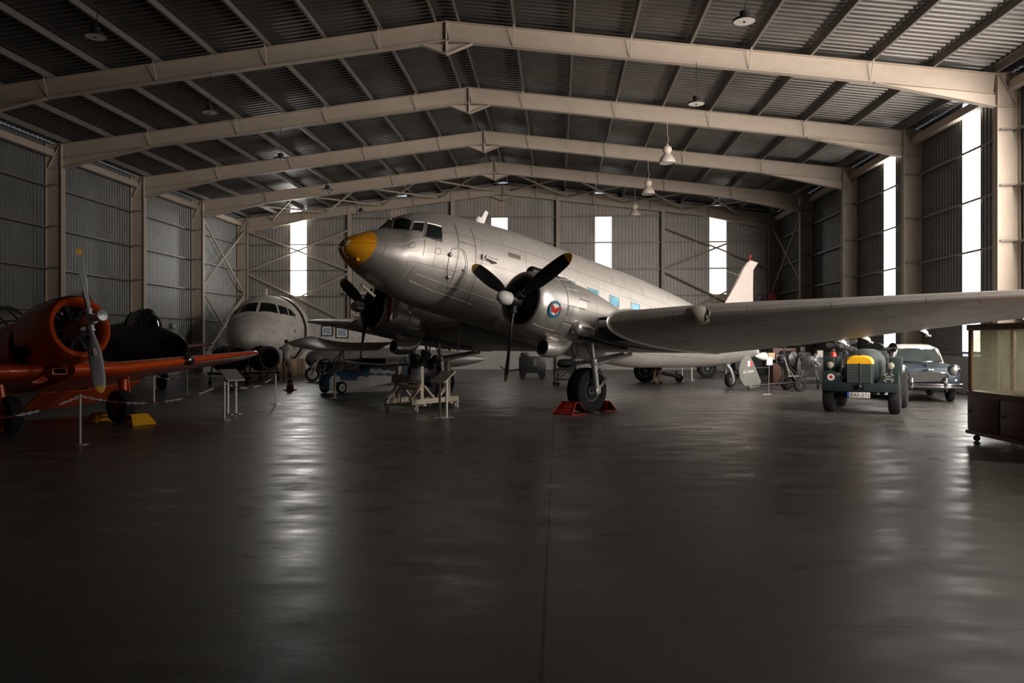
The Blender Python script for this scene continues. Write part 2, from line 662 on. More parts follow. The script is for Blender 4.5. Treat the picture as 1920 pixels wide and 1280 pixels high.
# floor
fb = MB()
fb.box(((XL + XR) / 2, (YB + YF) / 2, -0.1), (XR - XL + 0.6, YB - YF + 0.6, 0.2))
fl = fb.build('floor', M['floor'], kind='structure')


def corr(n0, n1, pitch, d, flat=0.4):
    """trapezoid rib profile: list of (position, offset)"""
    out = []
    x = n0
    while x < n1 - 1e-6:
        for t, o in ((0, 0), (flat, 0), (flat + 0.12, d), (0.88, d)):
            if x + t * pitch < n1:
                out.append((x + t * pitch, o))
        x += pitch
    out.append((n1, 0))
    return out


# ceiling: two slopes of ribbed sheet, ribs running down the slope
cb = MB()
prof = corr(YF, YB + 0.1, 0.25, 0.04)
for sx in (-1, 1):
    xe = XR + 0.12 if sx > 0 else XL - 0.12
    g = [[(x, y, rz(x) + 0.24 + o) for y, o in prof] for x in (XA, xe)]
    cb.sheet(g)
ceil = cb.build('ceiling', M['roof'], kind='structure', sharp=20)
offs = [0.35] + [2.02 + 1.725 * i for i in range(9)]
for sx in (-1, 1):
    for o in offs:
        x = XA + sx * o
        z = rz(x)
        pb = MB()
        s = sx
        pb.box((x, (YB + YF) / 2, z + 0.11), (0.012, YB - YF, 0.22))
        pb.box((x + 0.035, (YB + YF) / 2, z + 0.006), (0.07, YB - YF, 0.012))
        pb.box((x - 0.035, (YB + YF) / 2, z + 0.216), (0.07, YB - YF, 0.012))
        pb.build('purlin', M['purlin'], ceil)
# flat cross bracing in the last bay, slung under the purlins
for sx in (-1, 1):
    for k in range(4):
        xa, xb = XA + sx * (0.5 + k * 3.45), XA + sx * (0.5 + (k + 1) * 3.45)
        br = MB()
        for (x0, x1) in ((xa, xb), (xb, xa)):
            br.tube([(x0, BAY[3] + 0.1, rz(x0) - 0.32), (x1, BAY[4] - 0.1, rz(x1) - 0.3)], 0.05, 8)
        br.build('roof_brace', M['beam'], ceil)


# portal frames
def ibeam(mb, p, q, depth, w=0.22, t=0.02, up=(0, 0, 1)):
    """web plus two flanges; p,q on the top flange line"""
    p, q = V(p), V(q)
    d = (q - p).normalized()
    side = V((0, 1, 0))
    u = side.cross(d).normalized()
    if u.z < 0:
        u = -u
    for off, ww, hh in ((t / 2, w, t), (depth / 2, 0.016, depth), (depth - t / 2, w, t)):
        mb.beam(p - u * off, q - u * off, ww, hh, up=u)


for fi, y in enumerate(BAY):
    fr = bpy.data.objects.new('trim_%d' % (fi + 1), None)
    C.objects.link(fr)
    fr.location = (XA, y, 0)
    fr['kind'] = 'structure'
    inv = MX.Translation((-XA, -y, 0))

    def fin(mb, name, m=M['beam']):
        mb.xf = inv
        return mb.build(name, m, fr)
    for sx in (-1, 1):
        xi, xo = (XRI, XR - 0.02) if sx > 0 else (XLI, XL + 0.02)
        zt = rz(xi)
        cbm = MB()
        cbm.box(((xi + xo) / 2, y, zt / 2), (abs(xo - xi), 0.016, zt))
        cbm.box((xi + sx * 0.01, y, (zt - 0.9) / 2), (0.02, 0.24, zt - 0.9))
        cbm.box((xo - sx * 0.01, y, (zt + 0.05) / 2), (0.02, 0.24, zt + 0.05))
        cbm.box((xi + sx * 0.02, y, zt - 0.45), (0.03, 0.24, 1.0))          # end plate
        cbm.box(((xi + xo) / 2, y, zt - 0.94), (abs(xo - xi), 0.22, 0.016))  # stiffener
        cbm.box(((xi + xo) / 2, y, zt), (abs(xo - xi), 0.24, 0.02))
        cbm.beam((xi + sx * 0.1, y - 0.06, zt - 0.05), (xo - sx * 0.1, y - 0.06, zt - 0.9), 0.1, 0.014, up=(sx, 0, 1))
        cbm.box((xi + sx * 0.3, y, 0.012), (0.75, 0.36, 0.024))
        fin(cbm, 'column')
        rb = MB()
        ibeam(rb, (xi, y, zt), (XA, y, ZA), 0.58)
        for k in range(0, len(offs), 1):                                     # fly stays at alternate purlins
            if k % 2 == 1:
                x = XA + sx * offs[k]
                if abs(x - XA) < abs(xi - XA) - 0.8:
                    rb.tube([(x, y - 0.3, rz(x) + 0.05), (x, y - 0.06, rz(x) - 0.56)], 0.017, 6)
        fin(rb, 'rafter')
        hb = MB()                                                            # haunch
        x2 = xi - sx * 3.4
        z2 = rz(x2) - 0.58
        z1 = zt - 0.58
        hb.prism([(xi, y - 0.008, z1), (x2, y - 0.008, z2), (xi, y - 0.008, zt - 0.94)], (0, 0.016, 0))
        hb.beam((xi, y, zt - 0.94), (x2, y, z2 - 0.012), 0.22, 0.02, up=(0, 0, 1))
        fin(hb, 'haunch')
    ab = MB()
    zb = ZA - 0.58
    ab.prism([(XA - 0.75, y - 0.008, zb - 0.08), (XA, y - 0.008, zb - 0.38), (XA + 0.75, y - 0.008, zb - 0.08)], (0, 0.016, 0))
    for sx in (-1, 1):
        ab.beam((XA + sx * 0.78, y, zb - 0.09), (XA, y, zb - 0.39), 0.2, 0.018)
    ab.box((XA, y, ZA - 0.48), (0.04, 0.22, 1.0))
    fin(ab, 'apex_bracket')

# eave tubes along both walls
for sx, nm in ((-1, 'trim_6'), (1, 'trim_7')):
    e = MB()
    xe = XR - 0.25 if sx > 0 else XL + 0.25
    e.box((xe, (YB + YF) / 2, 9.0), (0.22, YB - YF - 0.4, 0.26))
    e.build(nm, M['beam'], kind='structure')

# walls -------------------------------------------------------------------
GZ = [1.35, 2.95, 4.55, 6.15, 7.75]
WINR = [25.6, 31.7, 19.6, 13.6, 7.6]          # daylight strips in the right wall
WW = 0.53


def wall_sheet(mb, run, n0, n1, z0, z1fn, pitch=0.2, d=0.035, gaps=()):
    """run(t, offset, z) -> point"""
    cuts = sorted([n0] + [g for q in gaps for g in q] + [n1])
    for a, b in zip(cuts[::2], cuts[1::2]):
        if b - a < 0.05:
            continue
        pr_ = corr(a, b, pitch, d, 0.45)
        mb.sheet([[run(t, o, z0) for t, o in pr_], [run(t, o, z1fn(t)) for t, o in pr_]])


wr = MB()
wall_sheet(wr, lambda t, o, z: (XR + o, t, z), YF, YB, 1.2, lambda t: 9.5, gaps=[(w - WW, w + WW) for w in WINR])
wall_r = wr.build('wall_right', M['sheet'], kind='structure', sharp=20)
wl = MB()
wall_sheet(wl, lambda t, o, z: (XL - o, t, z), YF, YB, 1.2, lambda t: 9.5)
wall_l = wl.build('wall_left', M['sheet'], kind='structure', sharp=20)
for w_, x in ((wall_r, XR - 0.09), (wall_l, XL + 0.09)):
    for z in GZ:
        gb = MB()
        gb.box((x, (YB + YF) / 2, z), (0.16, YB - YF - 0.1, 0.012))
        gb.box((x - 0.08 if x > 0 else x + 0.08, (YB + YF) / 2, z - 0.03), (0.012, YB - YF - 0.1, 0.07))
        gb.build('girt', M['purlin'], w_)
    for y in BAY:
        for z in GZ[1:]:
            cl = MB()
            sg = 1 if x > 0 else -1
            cl.box((x - sg * 0.28, y - 0.1, z + 0.02), (0.42, 0.05, 0.05))
            cl.build('girt_cleat', M['purlin'], w_)
    pl = MB()
    pl.box((XR + 0.06 if x > 0 else XL - 0.06, (YB + YF) / 2, 0.6), (0.16, YB - YF, 1.2))
    pl.build('baseboard_%s' % ('right' if x > 0 else 'left'), M['plinth'], kind='structure')

# end wall
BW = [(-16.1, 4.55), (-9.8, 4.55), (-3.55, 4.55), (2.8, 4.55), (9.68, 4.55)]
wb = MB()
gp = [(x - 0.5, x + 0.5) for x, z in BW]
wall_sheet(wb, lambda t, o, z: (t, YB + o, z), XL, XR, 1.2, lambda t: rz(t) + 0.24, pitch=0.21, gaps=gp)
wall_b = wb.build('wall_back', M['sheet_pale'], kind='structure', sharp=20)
for z in GZ + [9.35]:
    gb = MB()
    hw = 15.9 if z < 9 else 13.5
    gb.box((XA, YB - 0.09, z), (2 * hw, 0.16, 0.012))
    gb.box((XA, YB - 0.17, z - 0.03), (2 * hw, 0.012, 0.08))
    gb.build('girt', M['purlin'], wall_b)
for x in (-12.8, -6.4, 0.03, 6.35):
    pb = MB()
    z = rz(x) - 0.1
    pb.box((x, YB - 0.28, z / 2), (0.2, 0.22, z))
    pb.build('post', M['beam'], wall_b)
for (xa, xb) in ((XLI, -12.9), (6.45, XRI)):
    for z0 in (4.4, 1.8):
        pass
    for (z0, z1) in ((6.1, 8.55), (2.9, 5.9)):
        for q in ((z0, z1), (z1, z0)):
            b_ = MB()
            b_.tube([(xa, YB - 0.36, q[0]), (xb, YB - 0.36, q[1])], 0.05, 8)
            b_.build('brace', M['beam'], wall_b)
for sx, w_ in ((-1, wall_l), (1, wall_r)):
    x = XLI - 0.2 if sx < 0 else XRI + 0.2
    for (z0, z1) in ((4.7, 8.5), (0.6, 4.55)):
        for q in ((z0, z1), (z1, z0)):
            b_ = MB()
            b_.tube([(x, BAY[3] + 0.15, q[0]), (x, BAY[4] - 0.15, q[1])], 0.055, 8)
            b_.build('brace', M['beam'], w_)
pl = MB()
pl.box(((XL + XR) / 2, YB + 0.08, 0.6), (XR - XL, 0.16, 1.2))
pl.build('baseboard_back', M['plinth'], kind='structure')

# front wall behind the camera (closed doors)
wf = MB()
wall_sheet(wf, lambda t, o, z: (t, YF - o, z), XL, XR, 0.0, lambda t: rz(t) + 0.24, pitch=0.21)
wf.build('wall_front', M['sheet'], kind='structure', sharp=20)

# windows: full-height translucent strips
n = 0
for y in WINR:
    n += 1
    w = MB()
    pr_ = corr(y - WW, y + WW, 0.2, 0.035, 0.45)
    w.sheet([[(XR + o, t, 1.3) for t, o in pr_], [(XR + o, t, 9.36) for t, o in pr_]])
    w.build('window_%d' % n, M['day_right'] if y > 20 or y < 8 else M['day_right_near'], kind='structure', sharp=20)
for i, (x, z0) in enumerate(BW):
    n += 1
    w = MB()
    top = 9.35 if i != 0 else rz(x) + 0.2
    pr_ = corr(x - 0.5, x + 0.5, 0.21, 0.035, 0.45)
    w.sheet([[(t, YB + o, z0) for t, o in pr_], [(t, YB + o, top) for t, o in pr_]])
    wo = w.build('window_%d' % n, M['day_back_bright'] if i == 0 else M['day_back'], kind='structure', sharp=20)
    w = MB()
    w.sheet([[(t, YB + o, 1.2) for t, o in pr_], [(t, YB + o, z0) for t, o in pr_]])
    if i != 0:
        w.sheet([[(t, YB + o, top) for t, o in pr_], [(t, YB + o, rz(x) + 0.2) for t, o in pr_]])
    w.build('soiled_pane', M['dim_sheet'], wo)

# white panelled booth wall under the end windows, with framed prints
bo = MB()
bo.box((-14.3, YB - 0.75, 1.35), (8.2, 0.12, 2.7))
bo.box((-14.3, YB - 0.75, 2.78), (8.3, 0.2, 0.16))
bo.build('wall_booth', M['offwhite'], kind='structure')
# steel door frame standing by the end wall
df = MB()
for x in (-12.55, -10.2):
    df.box((x, YB - 0.62, 2.3), (0.14, 0.1, 4.6))
df.box((-11.4, YB - 0.62, 4.68), (3.2, 0.12, 0.16))
df.box((-11.4, YB - 0.62, 3.3), (2.3, 0.1, 0.1))
df.build('door_1', M['beam'], kind='structure')

# ---------------------------------------------------------------- camera, light
cd = bpy.data.cameras.new('camera')
cam = bpy.data.objects.new('camera', cd)
C.objects.link(cam)
cam.location = (0, 0, CAM_H)
cam.rotation_euler = (R(90), 0, YAW)
cd.sensor_width = 36
cd.lens = F_PX / 1920 * 36
cd.shift_y = 2 / 1920
cd.clip_end = 200
SC.camera = cam
# added fill lamps just inside the right wall, boosting daylight on airliner and roof
for y, pw, dr, sp_, zc_, hz_ in ((19.6, 300, (-0.52, 0.80, -0.34), 84, 6.0, 6.4), (13.6, 680, (-0.5, 0.82, -0.3), 84, 5.4, 7.6), (7.6, 800, (-0.56, 0.82, -0.12), 78, 5.4, 7.6),
                            (19.6, 160, (-0.62, 0.5, 0.6), 100, 2.0, 1.4), (14.6, 190, (-0.62, 0.5, 0.6), 100, 2.0, 1.4)):
    ld = bpy.data.lights.new('window_daylight', 'AREA')
    ld.shape = 'RECTANGLE'
    ld.size, ld.size_y = 1.0, hz_
    ld.energy = pw
    ld.color = (1.0, 0.9, 0.82)
    ld.spread = R(sp_)
    lo_ = bpy.data.objects.new('window_daylight', ld)
    C.objects.link(lo_)
    lo_.location = (XR - 0.2, y, zc_)
    d_ = V(dr)
    lo_.rotation_euler = d_.to_track_quat('-Z', 'Y').to_euler()
wd = bpy.data.worlds.new('World')
SC.world = wd
wd.use_nodes = True
wd.node_tree.nodes['Background'].inputs[0].default_value = (0.75, 0.85, 1, 1)
wd.node_tree.nodes['Background'].inputs[1].default_value = 1.0
vs_ = SC.view_settings
vs_.view_transform = 'Standard'
vs_.look = 'None'
vs_.gamma = 1
vs_.exposure = 0.0
vs_.use_curve_mapping = False
# ---------------------------------------------------------------- the twin-engined airliner
PT = 0.155428
HD = 3.906946 + YAW
NX, NY, NZ = -3.76545, 16.93789, 3.66516
X0 = 5.45 * math.cos(PT) - 2.86 * math.sin(PT)      # wheel contact stands at the local origin
cp, sp = math.cos(PT), math.sin(PT)
AX = MX(((-cp, 0, -sp, X0), (0, 1, 0, 0), (-sp, 0, cp, NZ), (0, 0, 0, 1)))
_n = cam2w(NX, NY)
loc = _n - V((math.cos(HD), math.sin(HD), 0)) * X0
air = thing('propeller_airliner', 'big bare-metal twin-propeller airliner with orange-yellow nose filling the middle of the hangar',
            'airplane', (loc.x, loc.y, 0), HD)

ZT = [(0, .1), (.03, .2), (.1, .29), (.25, .40), (.55, .56), (.75, .66), (.95, .74), (1.05, .79), (1.3, 1.09), (1.7, 1.31), (2.1, 1.44),
      (2.6, 1.53), (3.2, 1.58), (4, 1.64), (5, 1.68), (6.5, 1.66), (8, 1.65), (10, 1.62), (12, 1.51), (14, 1.32), (16, 1.07), (17.5, .77), (18.3, .49)]
ZB = [(0, .1), (.03, .0), (.1, -.07), (.25, -.18), (.55, -.34), (.75, -.43), (.95, -.5), (1.3, -.64), (1.7, -.75), (2.1, -.82), (2.6, -.86),
      (3.2, -.9), (4, -.94), (5, -1.0), (6.5, -1.12), (8, -1.22), (10, -1.2), (12, -.98), (14, -.7), (16, -.35), (17.5, .04), (18.3, .33)]
WF = [(0, 0.001), (.03, .14), (.1, .26), (.25, .42), (.55, .62), (.75, .72), (.95, .8), (1.3, .9), (1.7, .98), (2.1, 1.04), (2.6, 1.1), (3.2, 1.14),
      (4, 1.17), (5, 1.18), (8, 1.17), (10, 1.12), (12, 1.0), (14, .8), (16, .52), (17.5, .27), (18.3, .06)]
fzt, fzb, fw = [pchip([p[0] for p in q], [p[1] for p in q]) for q in (ZT, ZB, WF)]


def fus(a, th, off=0.0):
    t, b = fzt(a), fzb(a)
    h = (t - b) / 2
    return V((a, (fw(a) + off) * math.cos(th), (t + b) / 2 + (h + off) * math.sin(th)))


def A():
    return MB(AX)


NS = 64
CAPA = lambda th: 0.5 + 0.1 * math.sin(th)
m = A()
rows = [[fus(CAPA(2 * PI * j / NS) * (i / 14) ** 2 if i else 0.0005, 2 * PI * j / NS) for j in range(NS)] for i in range(15)]
m.loft(rows, cap=(True, False))
cap = m.build('nose_cap', M['nose'], air)
m = A()
st = [0.0] + [i * 0.06 for i in range(1, 40)] + [2.4 + i * 0.3 for i in range(1, 54)]
rows, ua = [], []
for i, s_ in enumerate(st):
    row = []
    for j in range(NS):
        th = 2 * PI * j / NS
        a = min(18.3, CAPA(th) * max(0, 1 - s_ / 2.4) + 0.0 + s_ if s_ < 2.4 else s_)
        row.append(fus(a, th))
    rows.append(row)
    ua.append(s_ + 0.5)
m.loft(rows, cap=(False, True), uv=lambda i, j: (ua[i], j * 2 * PI / NS * 1.24))
body = m.build('fuselage', M['alu'], air)


def fpatch(mb, c4, off=0.012, n=6, mirror=False, th=None):
    """quad on the skin from corners (a, theta): top-front, top-back, bottom-back, bottom-front"""
    g = []
    for i in range(n + 1):
        u = i / n
        row = []
        for j in range(n + 1):
            w = j / n
            a = (c4[0][0] * (1 - u) + c4[1][0] * u) * (1 - w) + (c4[3][0] * (1 - u) + c4[2][0] * u) * w
            t = (c4[0][1] * (1 - u) + c4[1][1] * u) * (1 - w) + (c4[3][1] * (1 - u) + c4[2][1] * u) * w
            p = fus(a, t, off)
            if mirror:
                p.y = -p.y
            row.append(p)
        g.append(row)
    mb.sheet(g)


def fline(mb, pts, r=0.006, off=0.004, mirror=False):
    q = []
    for (a0, t0), (a1, t1) in zip(pts, pts[1:]):
        k = max(2, int(max(abs(a1 - a0) / 0.12, abs(t1 - t0) / 0.08)))
        q += [(a0 + (a1 - a0) * i / k, t0 + (t1 - t0) * i / k) for i in range(k)]
    q.append(pts[-1])
    P_ = [fus(a, t, off) for a, t in q]
    if mirror:
        P_ = [V((p.x, -p.y, p.z)) for p in P_]
    mb.tube(P_, r, 5)


def shrink(c, f):
    ca = sum(p[0] for p in c) / 4
    ct = sum(p[1] for p in c) / 4
    return [(ca + (p[0] - ca) * f, ct + (p[1] - ct) * f) for p in c]


WSC = dict(windscreen=[(1.235, 1.50), (1.385, 0.905), (1.235, 0.615), (1.0, 1.12)],
           quarter_window=[(1.41, 0.86), (1.64, 0.775), (1.52, 0.49), (1.27, 0.585)],
           side_window=[(1.70, 0.755), (2.035, 0.64), (1.98, 0.265), (1.545, 0.36)])
for nm, c4 in WSC.items():
    for mir in (False, True):
        f_ = A()
        fline(f_, c4 + [c4[0]], 0.017, 0.008, mir)
        fo = f_.build(nm + '_frame', M['alu_plain'], air)
        g_ = A()
        fpatch(g_, shrink(c4, 0.97), 0.006, 8, mir)
        g_.build(nm, M['darkglass'], fo)
for k, a0 in enumerate((5.99, 6.965, 7.91, 8.915, 9.9, 10.88)):
    for mir in (False, True):
        c4 = [(a0, .235), (a0 + .44, .235), (a0 + .44, .035), (a0, .035)]
        f_ = A()
        fline(f_, c4 + [c4[0]], 0.014, 0.004, mir)
        fo = f_.build('cabin_window_frame', M['alu_dull'], air)
        g_ = A()
        fpatch(g_, c4, 0.006, 4, mir)
        g_.build('cabin_window', M['blueglass'], fo)
# crew door with its arched outline, hinges and handle
m = A()
arch = [(2.40, -.64), (2.2, -.25), (2.19, .02), (2.26, .15), (2.38, .2), (2.5, .17), (2.6, .08), (2.66, -.06), (2.7, -.28), (2.73, -.6), (2.4, -.64)]
fline(m, arch, 0.009)
door = m.build('crew_door', M['alu_dull'], air)
for nm, a, t, r in (('hinge', 2.21, .02, (0.06, 0.04, 0.05)), ('hinge', 2.3, -.42, (0.06, 0.04, 0.05)), ('door_handle', 2.64, -.22, (0.05, 0.03, 0.025))):
    m = A()
    m.ball(fus(a, t, 0.02), r, 10, 6)
    m.build(nm, M['steel'], door)


def beads(pts, off=0.0, step=.05, r=.011):
    """row of rivets along (a, theta) points, as one beaded strip"""
    q, rr = [], []
    for (a0, t0), (a1, t1) in zip(pts, pts[1:]):
        k = max(1, int(max(abs(a1 - a0) / step, abs(t1 - t0) / (step * .85))))
        for i in range(k):
            for u, rad in ((.0, r), (.3, r), (.45, .002), (.8, .002)):
                w = (i + u) / k
                q.append(fus(a0 + (a1 - a0) * w, t0 + (t1 - t0) * w, off))
                rr.append(rad)
    m = A()
    m.tube(q, rr, 6)
    return m


# riveted doubler rows and skin seams
for pts in ([(2.45, .8), (2.43, .2), (2.42, -.7)], [(2.9, .75), (2.95, -.2)], [(2.43, .34), (2.95, .3)], [(2.73, -.62), (2.3, -.66)], [(x + .05, y) for x, y in arch[3:-1]]):
    beads(pts).build('rivet_row', M['rivet'], body)
m = A()
fline(m, [(0.6, .30), (2.2, .31), (6, .3), (13, .28)], 0.005)
fline(m, [(1.5, -.55), (3.2, -.62), (5.5, -.7)], 0.006)
fline(m, [(1.56, .3), (1.54, -.1)], 0.005)
fline(m, [(3.0, -.2), (3.1, -.8)], 0.005)
fline(m, [(1.42, -.35), (1.35, -.75)], 0.005)
fline(m, [(1.45, -.77), (3.3, -.86)], 0.006)
m.build('skin_seam', M['alu_dull'], body)
m = A()
fpatch(m, [(3.97, .372), (4.37, .372), (4.37, .285), (3.97, .285)], 0.008, 3)
m.build('vent_grille', mat('brown_vent_mesh', (0.13, 0.1, 0.075), 0.7, 0, 0.3, 40), air)
m = A()
p0, p1 = fus(3.15, .125, 0.06), fus(3.5, .09, 0.06)
m.tube([p0, p0.lerp(p1, .2), p0.lerp(p1, .5), p1], [.055, .05, .038, .065], 14)
m.box(fus(3.14, .125, 0.03), (0.1, 0.08, 0.12))
m.build('exhaust_horn', M['alu_plain'], air)
for a, t in ((1.26, .16), (1.9, .05)):
    beads([(a + .075 * math.cos(2 * PI * k / 12), t + .07 * math.sin(2 * PI * k / 12)) for k in range(13)], 0, .06, .009).build('filler_cap', M['rivet'], body)
# aerials, drains, nose probe
m = A()
m.prism([(3.80, -.02, 1.6), (3.98, -.02, 1.6), (4.10, -.02, 2.0), (3.99, -.02, 2.02)], (0, .04, 0))
m.ball((3.83, 0, 1.69), (.12, .07, .13), 14, 8)
m.build('aerial_mast', M['white'], air)
m = A()
m.tube([(.72, -.1, -.62), (1.1, -.1, -.8)], [.035, .035], 12)
m.tube([(.8, -.1, -.4), (.8, -.1, -.66)], 0.012, 8)
m.tube([(1.04, -.1, -.5), (1.04, -.1, -.78)], 0.012, 8)
m.build('belly_aerial', M['cream'], air)
m = A()
m.tube([(3.9, -.35, -.8), (3.95, -.35, -1.6)], 0.016, 8)
m.box((3.95, -.35, -1.62), (.1, .03, .05))
m.build('drain_mast', M['steel'], air)
m = A()
m.prism([(2.2, -.3, -.78), (2.35, -.3, -.78), (2.33, -.3, -.98), (2.24, -.3, -.98)], (0, .02, 0))
m.build('blade_aerial', M['cream'], air)
m = A()
m.tube([(-.0, .02, .07), (-.14, .02, .07)], 0.012, 8)
m.ball((.03, .03, .05), (.04, .04, .05), 10, 6)
m.build('nose_probe', M['steel'], cap)
# white Z-shaped mark and arc on the nose cap
m = A()


def capline(pts, r):
    q = []
    for (a0, t0), (a1, t1) in zip(pts, pts[1:]):
        q += [fus(a0 + (a1 - a0) * i / 6, t0 + (t1 - t0) * i / 6, 0.0) for i in range(6)]
    q.append(fus(*pts[-1], 0.0))
    m.tube(q, r, 6)


capline([(.035, .95), (.10, .75)], .012)
capline([(.10, .75), (.022, .25)], .012)
capline([(.022, .2), (.085, .06)], .014)
capline([(.012, -.3), (.035, -1.2), (.10, -1.35), (.2, -1.4)], .009)
m.build('painted_mark', M['white'], cap)
m = A()
fline(m, [(.02, .22), (.25, .3), (.52, .28)], 0.004, 0.001)
m.build('cap_seam', M['black'], cap)
m = A()
m.ball(fus(.3, -.95, 0.0), (.055, .05, .05), 12, 8)
m.build('cap_bulge', M['nose'], cap)

# fin (rudder, tailplane and ailerons are off the aircraft)
finp = [(13.6, 1.36), (15.05, 1.45), (15.76, 1.85), (16.06, 2.24), (16.5, 2.86), (16.83, 3.39), (17.07, 3.66), (17.28, 3.80), (17.84, 3.84), (17.53, 3.48),
        (17.58, 2.79), (17.66, 2.1), (17.75, .6), (14.5, .9)]
m = A()
half = lambda p: 0.015 + 0.075 * max(0, min(1, (p[0] - 13.6) / 3.4)) * max(0.25, (4.2 - p[1]) / 2.6)
lft = m.vs([(p[0], half(p) if 3 < i < 12 else (0.012 if i < 13 else .1), p[1]) for i, p in enumerate(finp)])
rgt = m.vs([(p[0], -(half(p) if 3 < i < 12 else (0.012 if i < 13 else .1)), p[1]) for i, p in enumerate(finp)])
m.face(lft)
m.face(list(reversed(rgt)))
for i in range(len(finp)):
    k = (i + 1) % len(finp)
    m.face([lft[i], rgt[i], rgt[k], lft[k]])
fino = m.build('tail_fin', M['finpaint'], air)
m = A()
m.tube([(17.28, 0, 3.75), (17.28, 0, 3.95)], .018, 8)
m.ball((17.28, 0, 3.97), .045, 10, 6)
m.build('fin_light', M['red'], fino)
m = A()
m.tube([(15.4, 0, 3.02), (16.9, .0, 3.1)], .008, 6)
m.build('aerial_wire', M['steel'], fino)
# bolt ring around the tail cone, tail wheel
m = A()
m.prism([(17.2, -.05, .25), (18.55, -.05, .3), (18.35, -.05, .62), (17.4, -.05, .8)], (0, .1, 0))
m.build('tail_cone_plate', M['alu_plain'], body)


def tyre(mb, c, ax, r, w, n=40, rim=0.5):
    a = V(ax).normalized()
    c = V(c)
    pf = [(-w * .34, r * rim), (-w * .5, r * (rim + .12)), (-w * .5, r * .84), (-w * .42, r * .95), (-w * .2, r), (w * .2, r), (w * .42, r * .95),
          (w * .5, r * .84), (w * .5, r * (rim + .12)), (w * .34, r * rim)]
    mb.lathe(c, a, pf, n)


def hub(mb, c, ax, r, w, holes=0):
    a = V(ax).normalized()
    mb.lathe(V(c), a, [(-w * .36, r * 1.02), (-w * .42, r * .95), (-w * .3, r * .8), (-w * .26, r * .45), (-w * .42, r * .3), (-w * .42, 0.01)], 28, cap=(False, True))
    mb.lathe(V(c), a, [(w * .36, r * 1.02), (w * .42, r * .95), (w * .3, r * .8), (w * .26, r * .45), (w * .42, r * .3), (w * .42, 0.01)], 28, cap=(False, True))
    if holes:
        side = a.cross(V((0, 0, 1))).normalized()
        up = side.cross(a)
        for k in range(holes):
            q = 2 * PI * k / holes
            p = V(c) + (side * math.cos(q) + up * math.sin(q)) * r * .62
            mb.lathe(p - a * w * .31, a, [(0, r * .09), (w * .62, r * .09)], 8)


m = A()
twc = V((16.64, 0, -1.09)) + V((-sp, 0, cp)) * 0.0
up = V((-sp, 0, cp))                      # world up in aircraft axes
tw = V((16.64, 0, -1.09)) + up * 0.28
tyre(m, tw, (0, 1, 0), .28, .2, 30)
tl = m.build('tail_wheel', M['rubber'], air)
m = A()
hub(m, tw, (0, 1, 0), .14, .2)
m.build('wheel_hub', M['steel'], tl)
m = A()
for s in (-1, 1):
    m.tube([tw + V((0, .14 * s, 0)), tw + V((-.12, .14 * s, .16)), tw + V((-.2, .09 * s, .36)), tw + V((-.36, .03 * s, .5)), tw + V((-.5, 0, .8))], [.04, .05, .055, .06, .06], 10)
m.tube([tw + V((-.3, 0, .42)), tw + V((.3, 0, .9))], .035, 8)
m.build('tail_wheel_fork', M['silver'], air)


# wings ---------------------------------------------------------------------
def foil(n=44, t=0.15, cam=0.02, p=0.3):
    out = []
    for i in range(n):
        q = 2 * PI * i / n
        x = (1 + math.cos(q)) / 2
        yt = 5 * t * (.2969 * math.sqrt(x) - .126 * x - .3516 * x * x + .2843 * x ** 3 - .1036 * x ** 4)
        yc = cam / p ** 2 * (2 * p * x - x * x) if x < p else cam / (1 - p) ** 2 * ((1 - 2 * p) + 2 * p * x - x * x)
        out.append((x, yc + (yt if q < PI else -yt)))
    return out


def section(b, ale, cle, ate, cte, t, s, n=44):
    """ring of points at span b (s = side)"""
    ch = math.hypot(ate - ale, cte - cle)
    dx, dz = (ate - ale) / ch, (cte - cle) / ch
    return [V((ale + ch * (x * dx - z * dz * -1 * 0 + 0), b * s, cle + ch * (x * dz + z * dx))) for x, z in foil(n, t)]


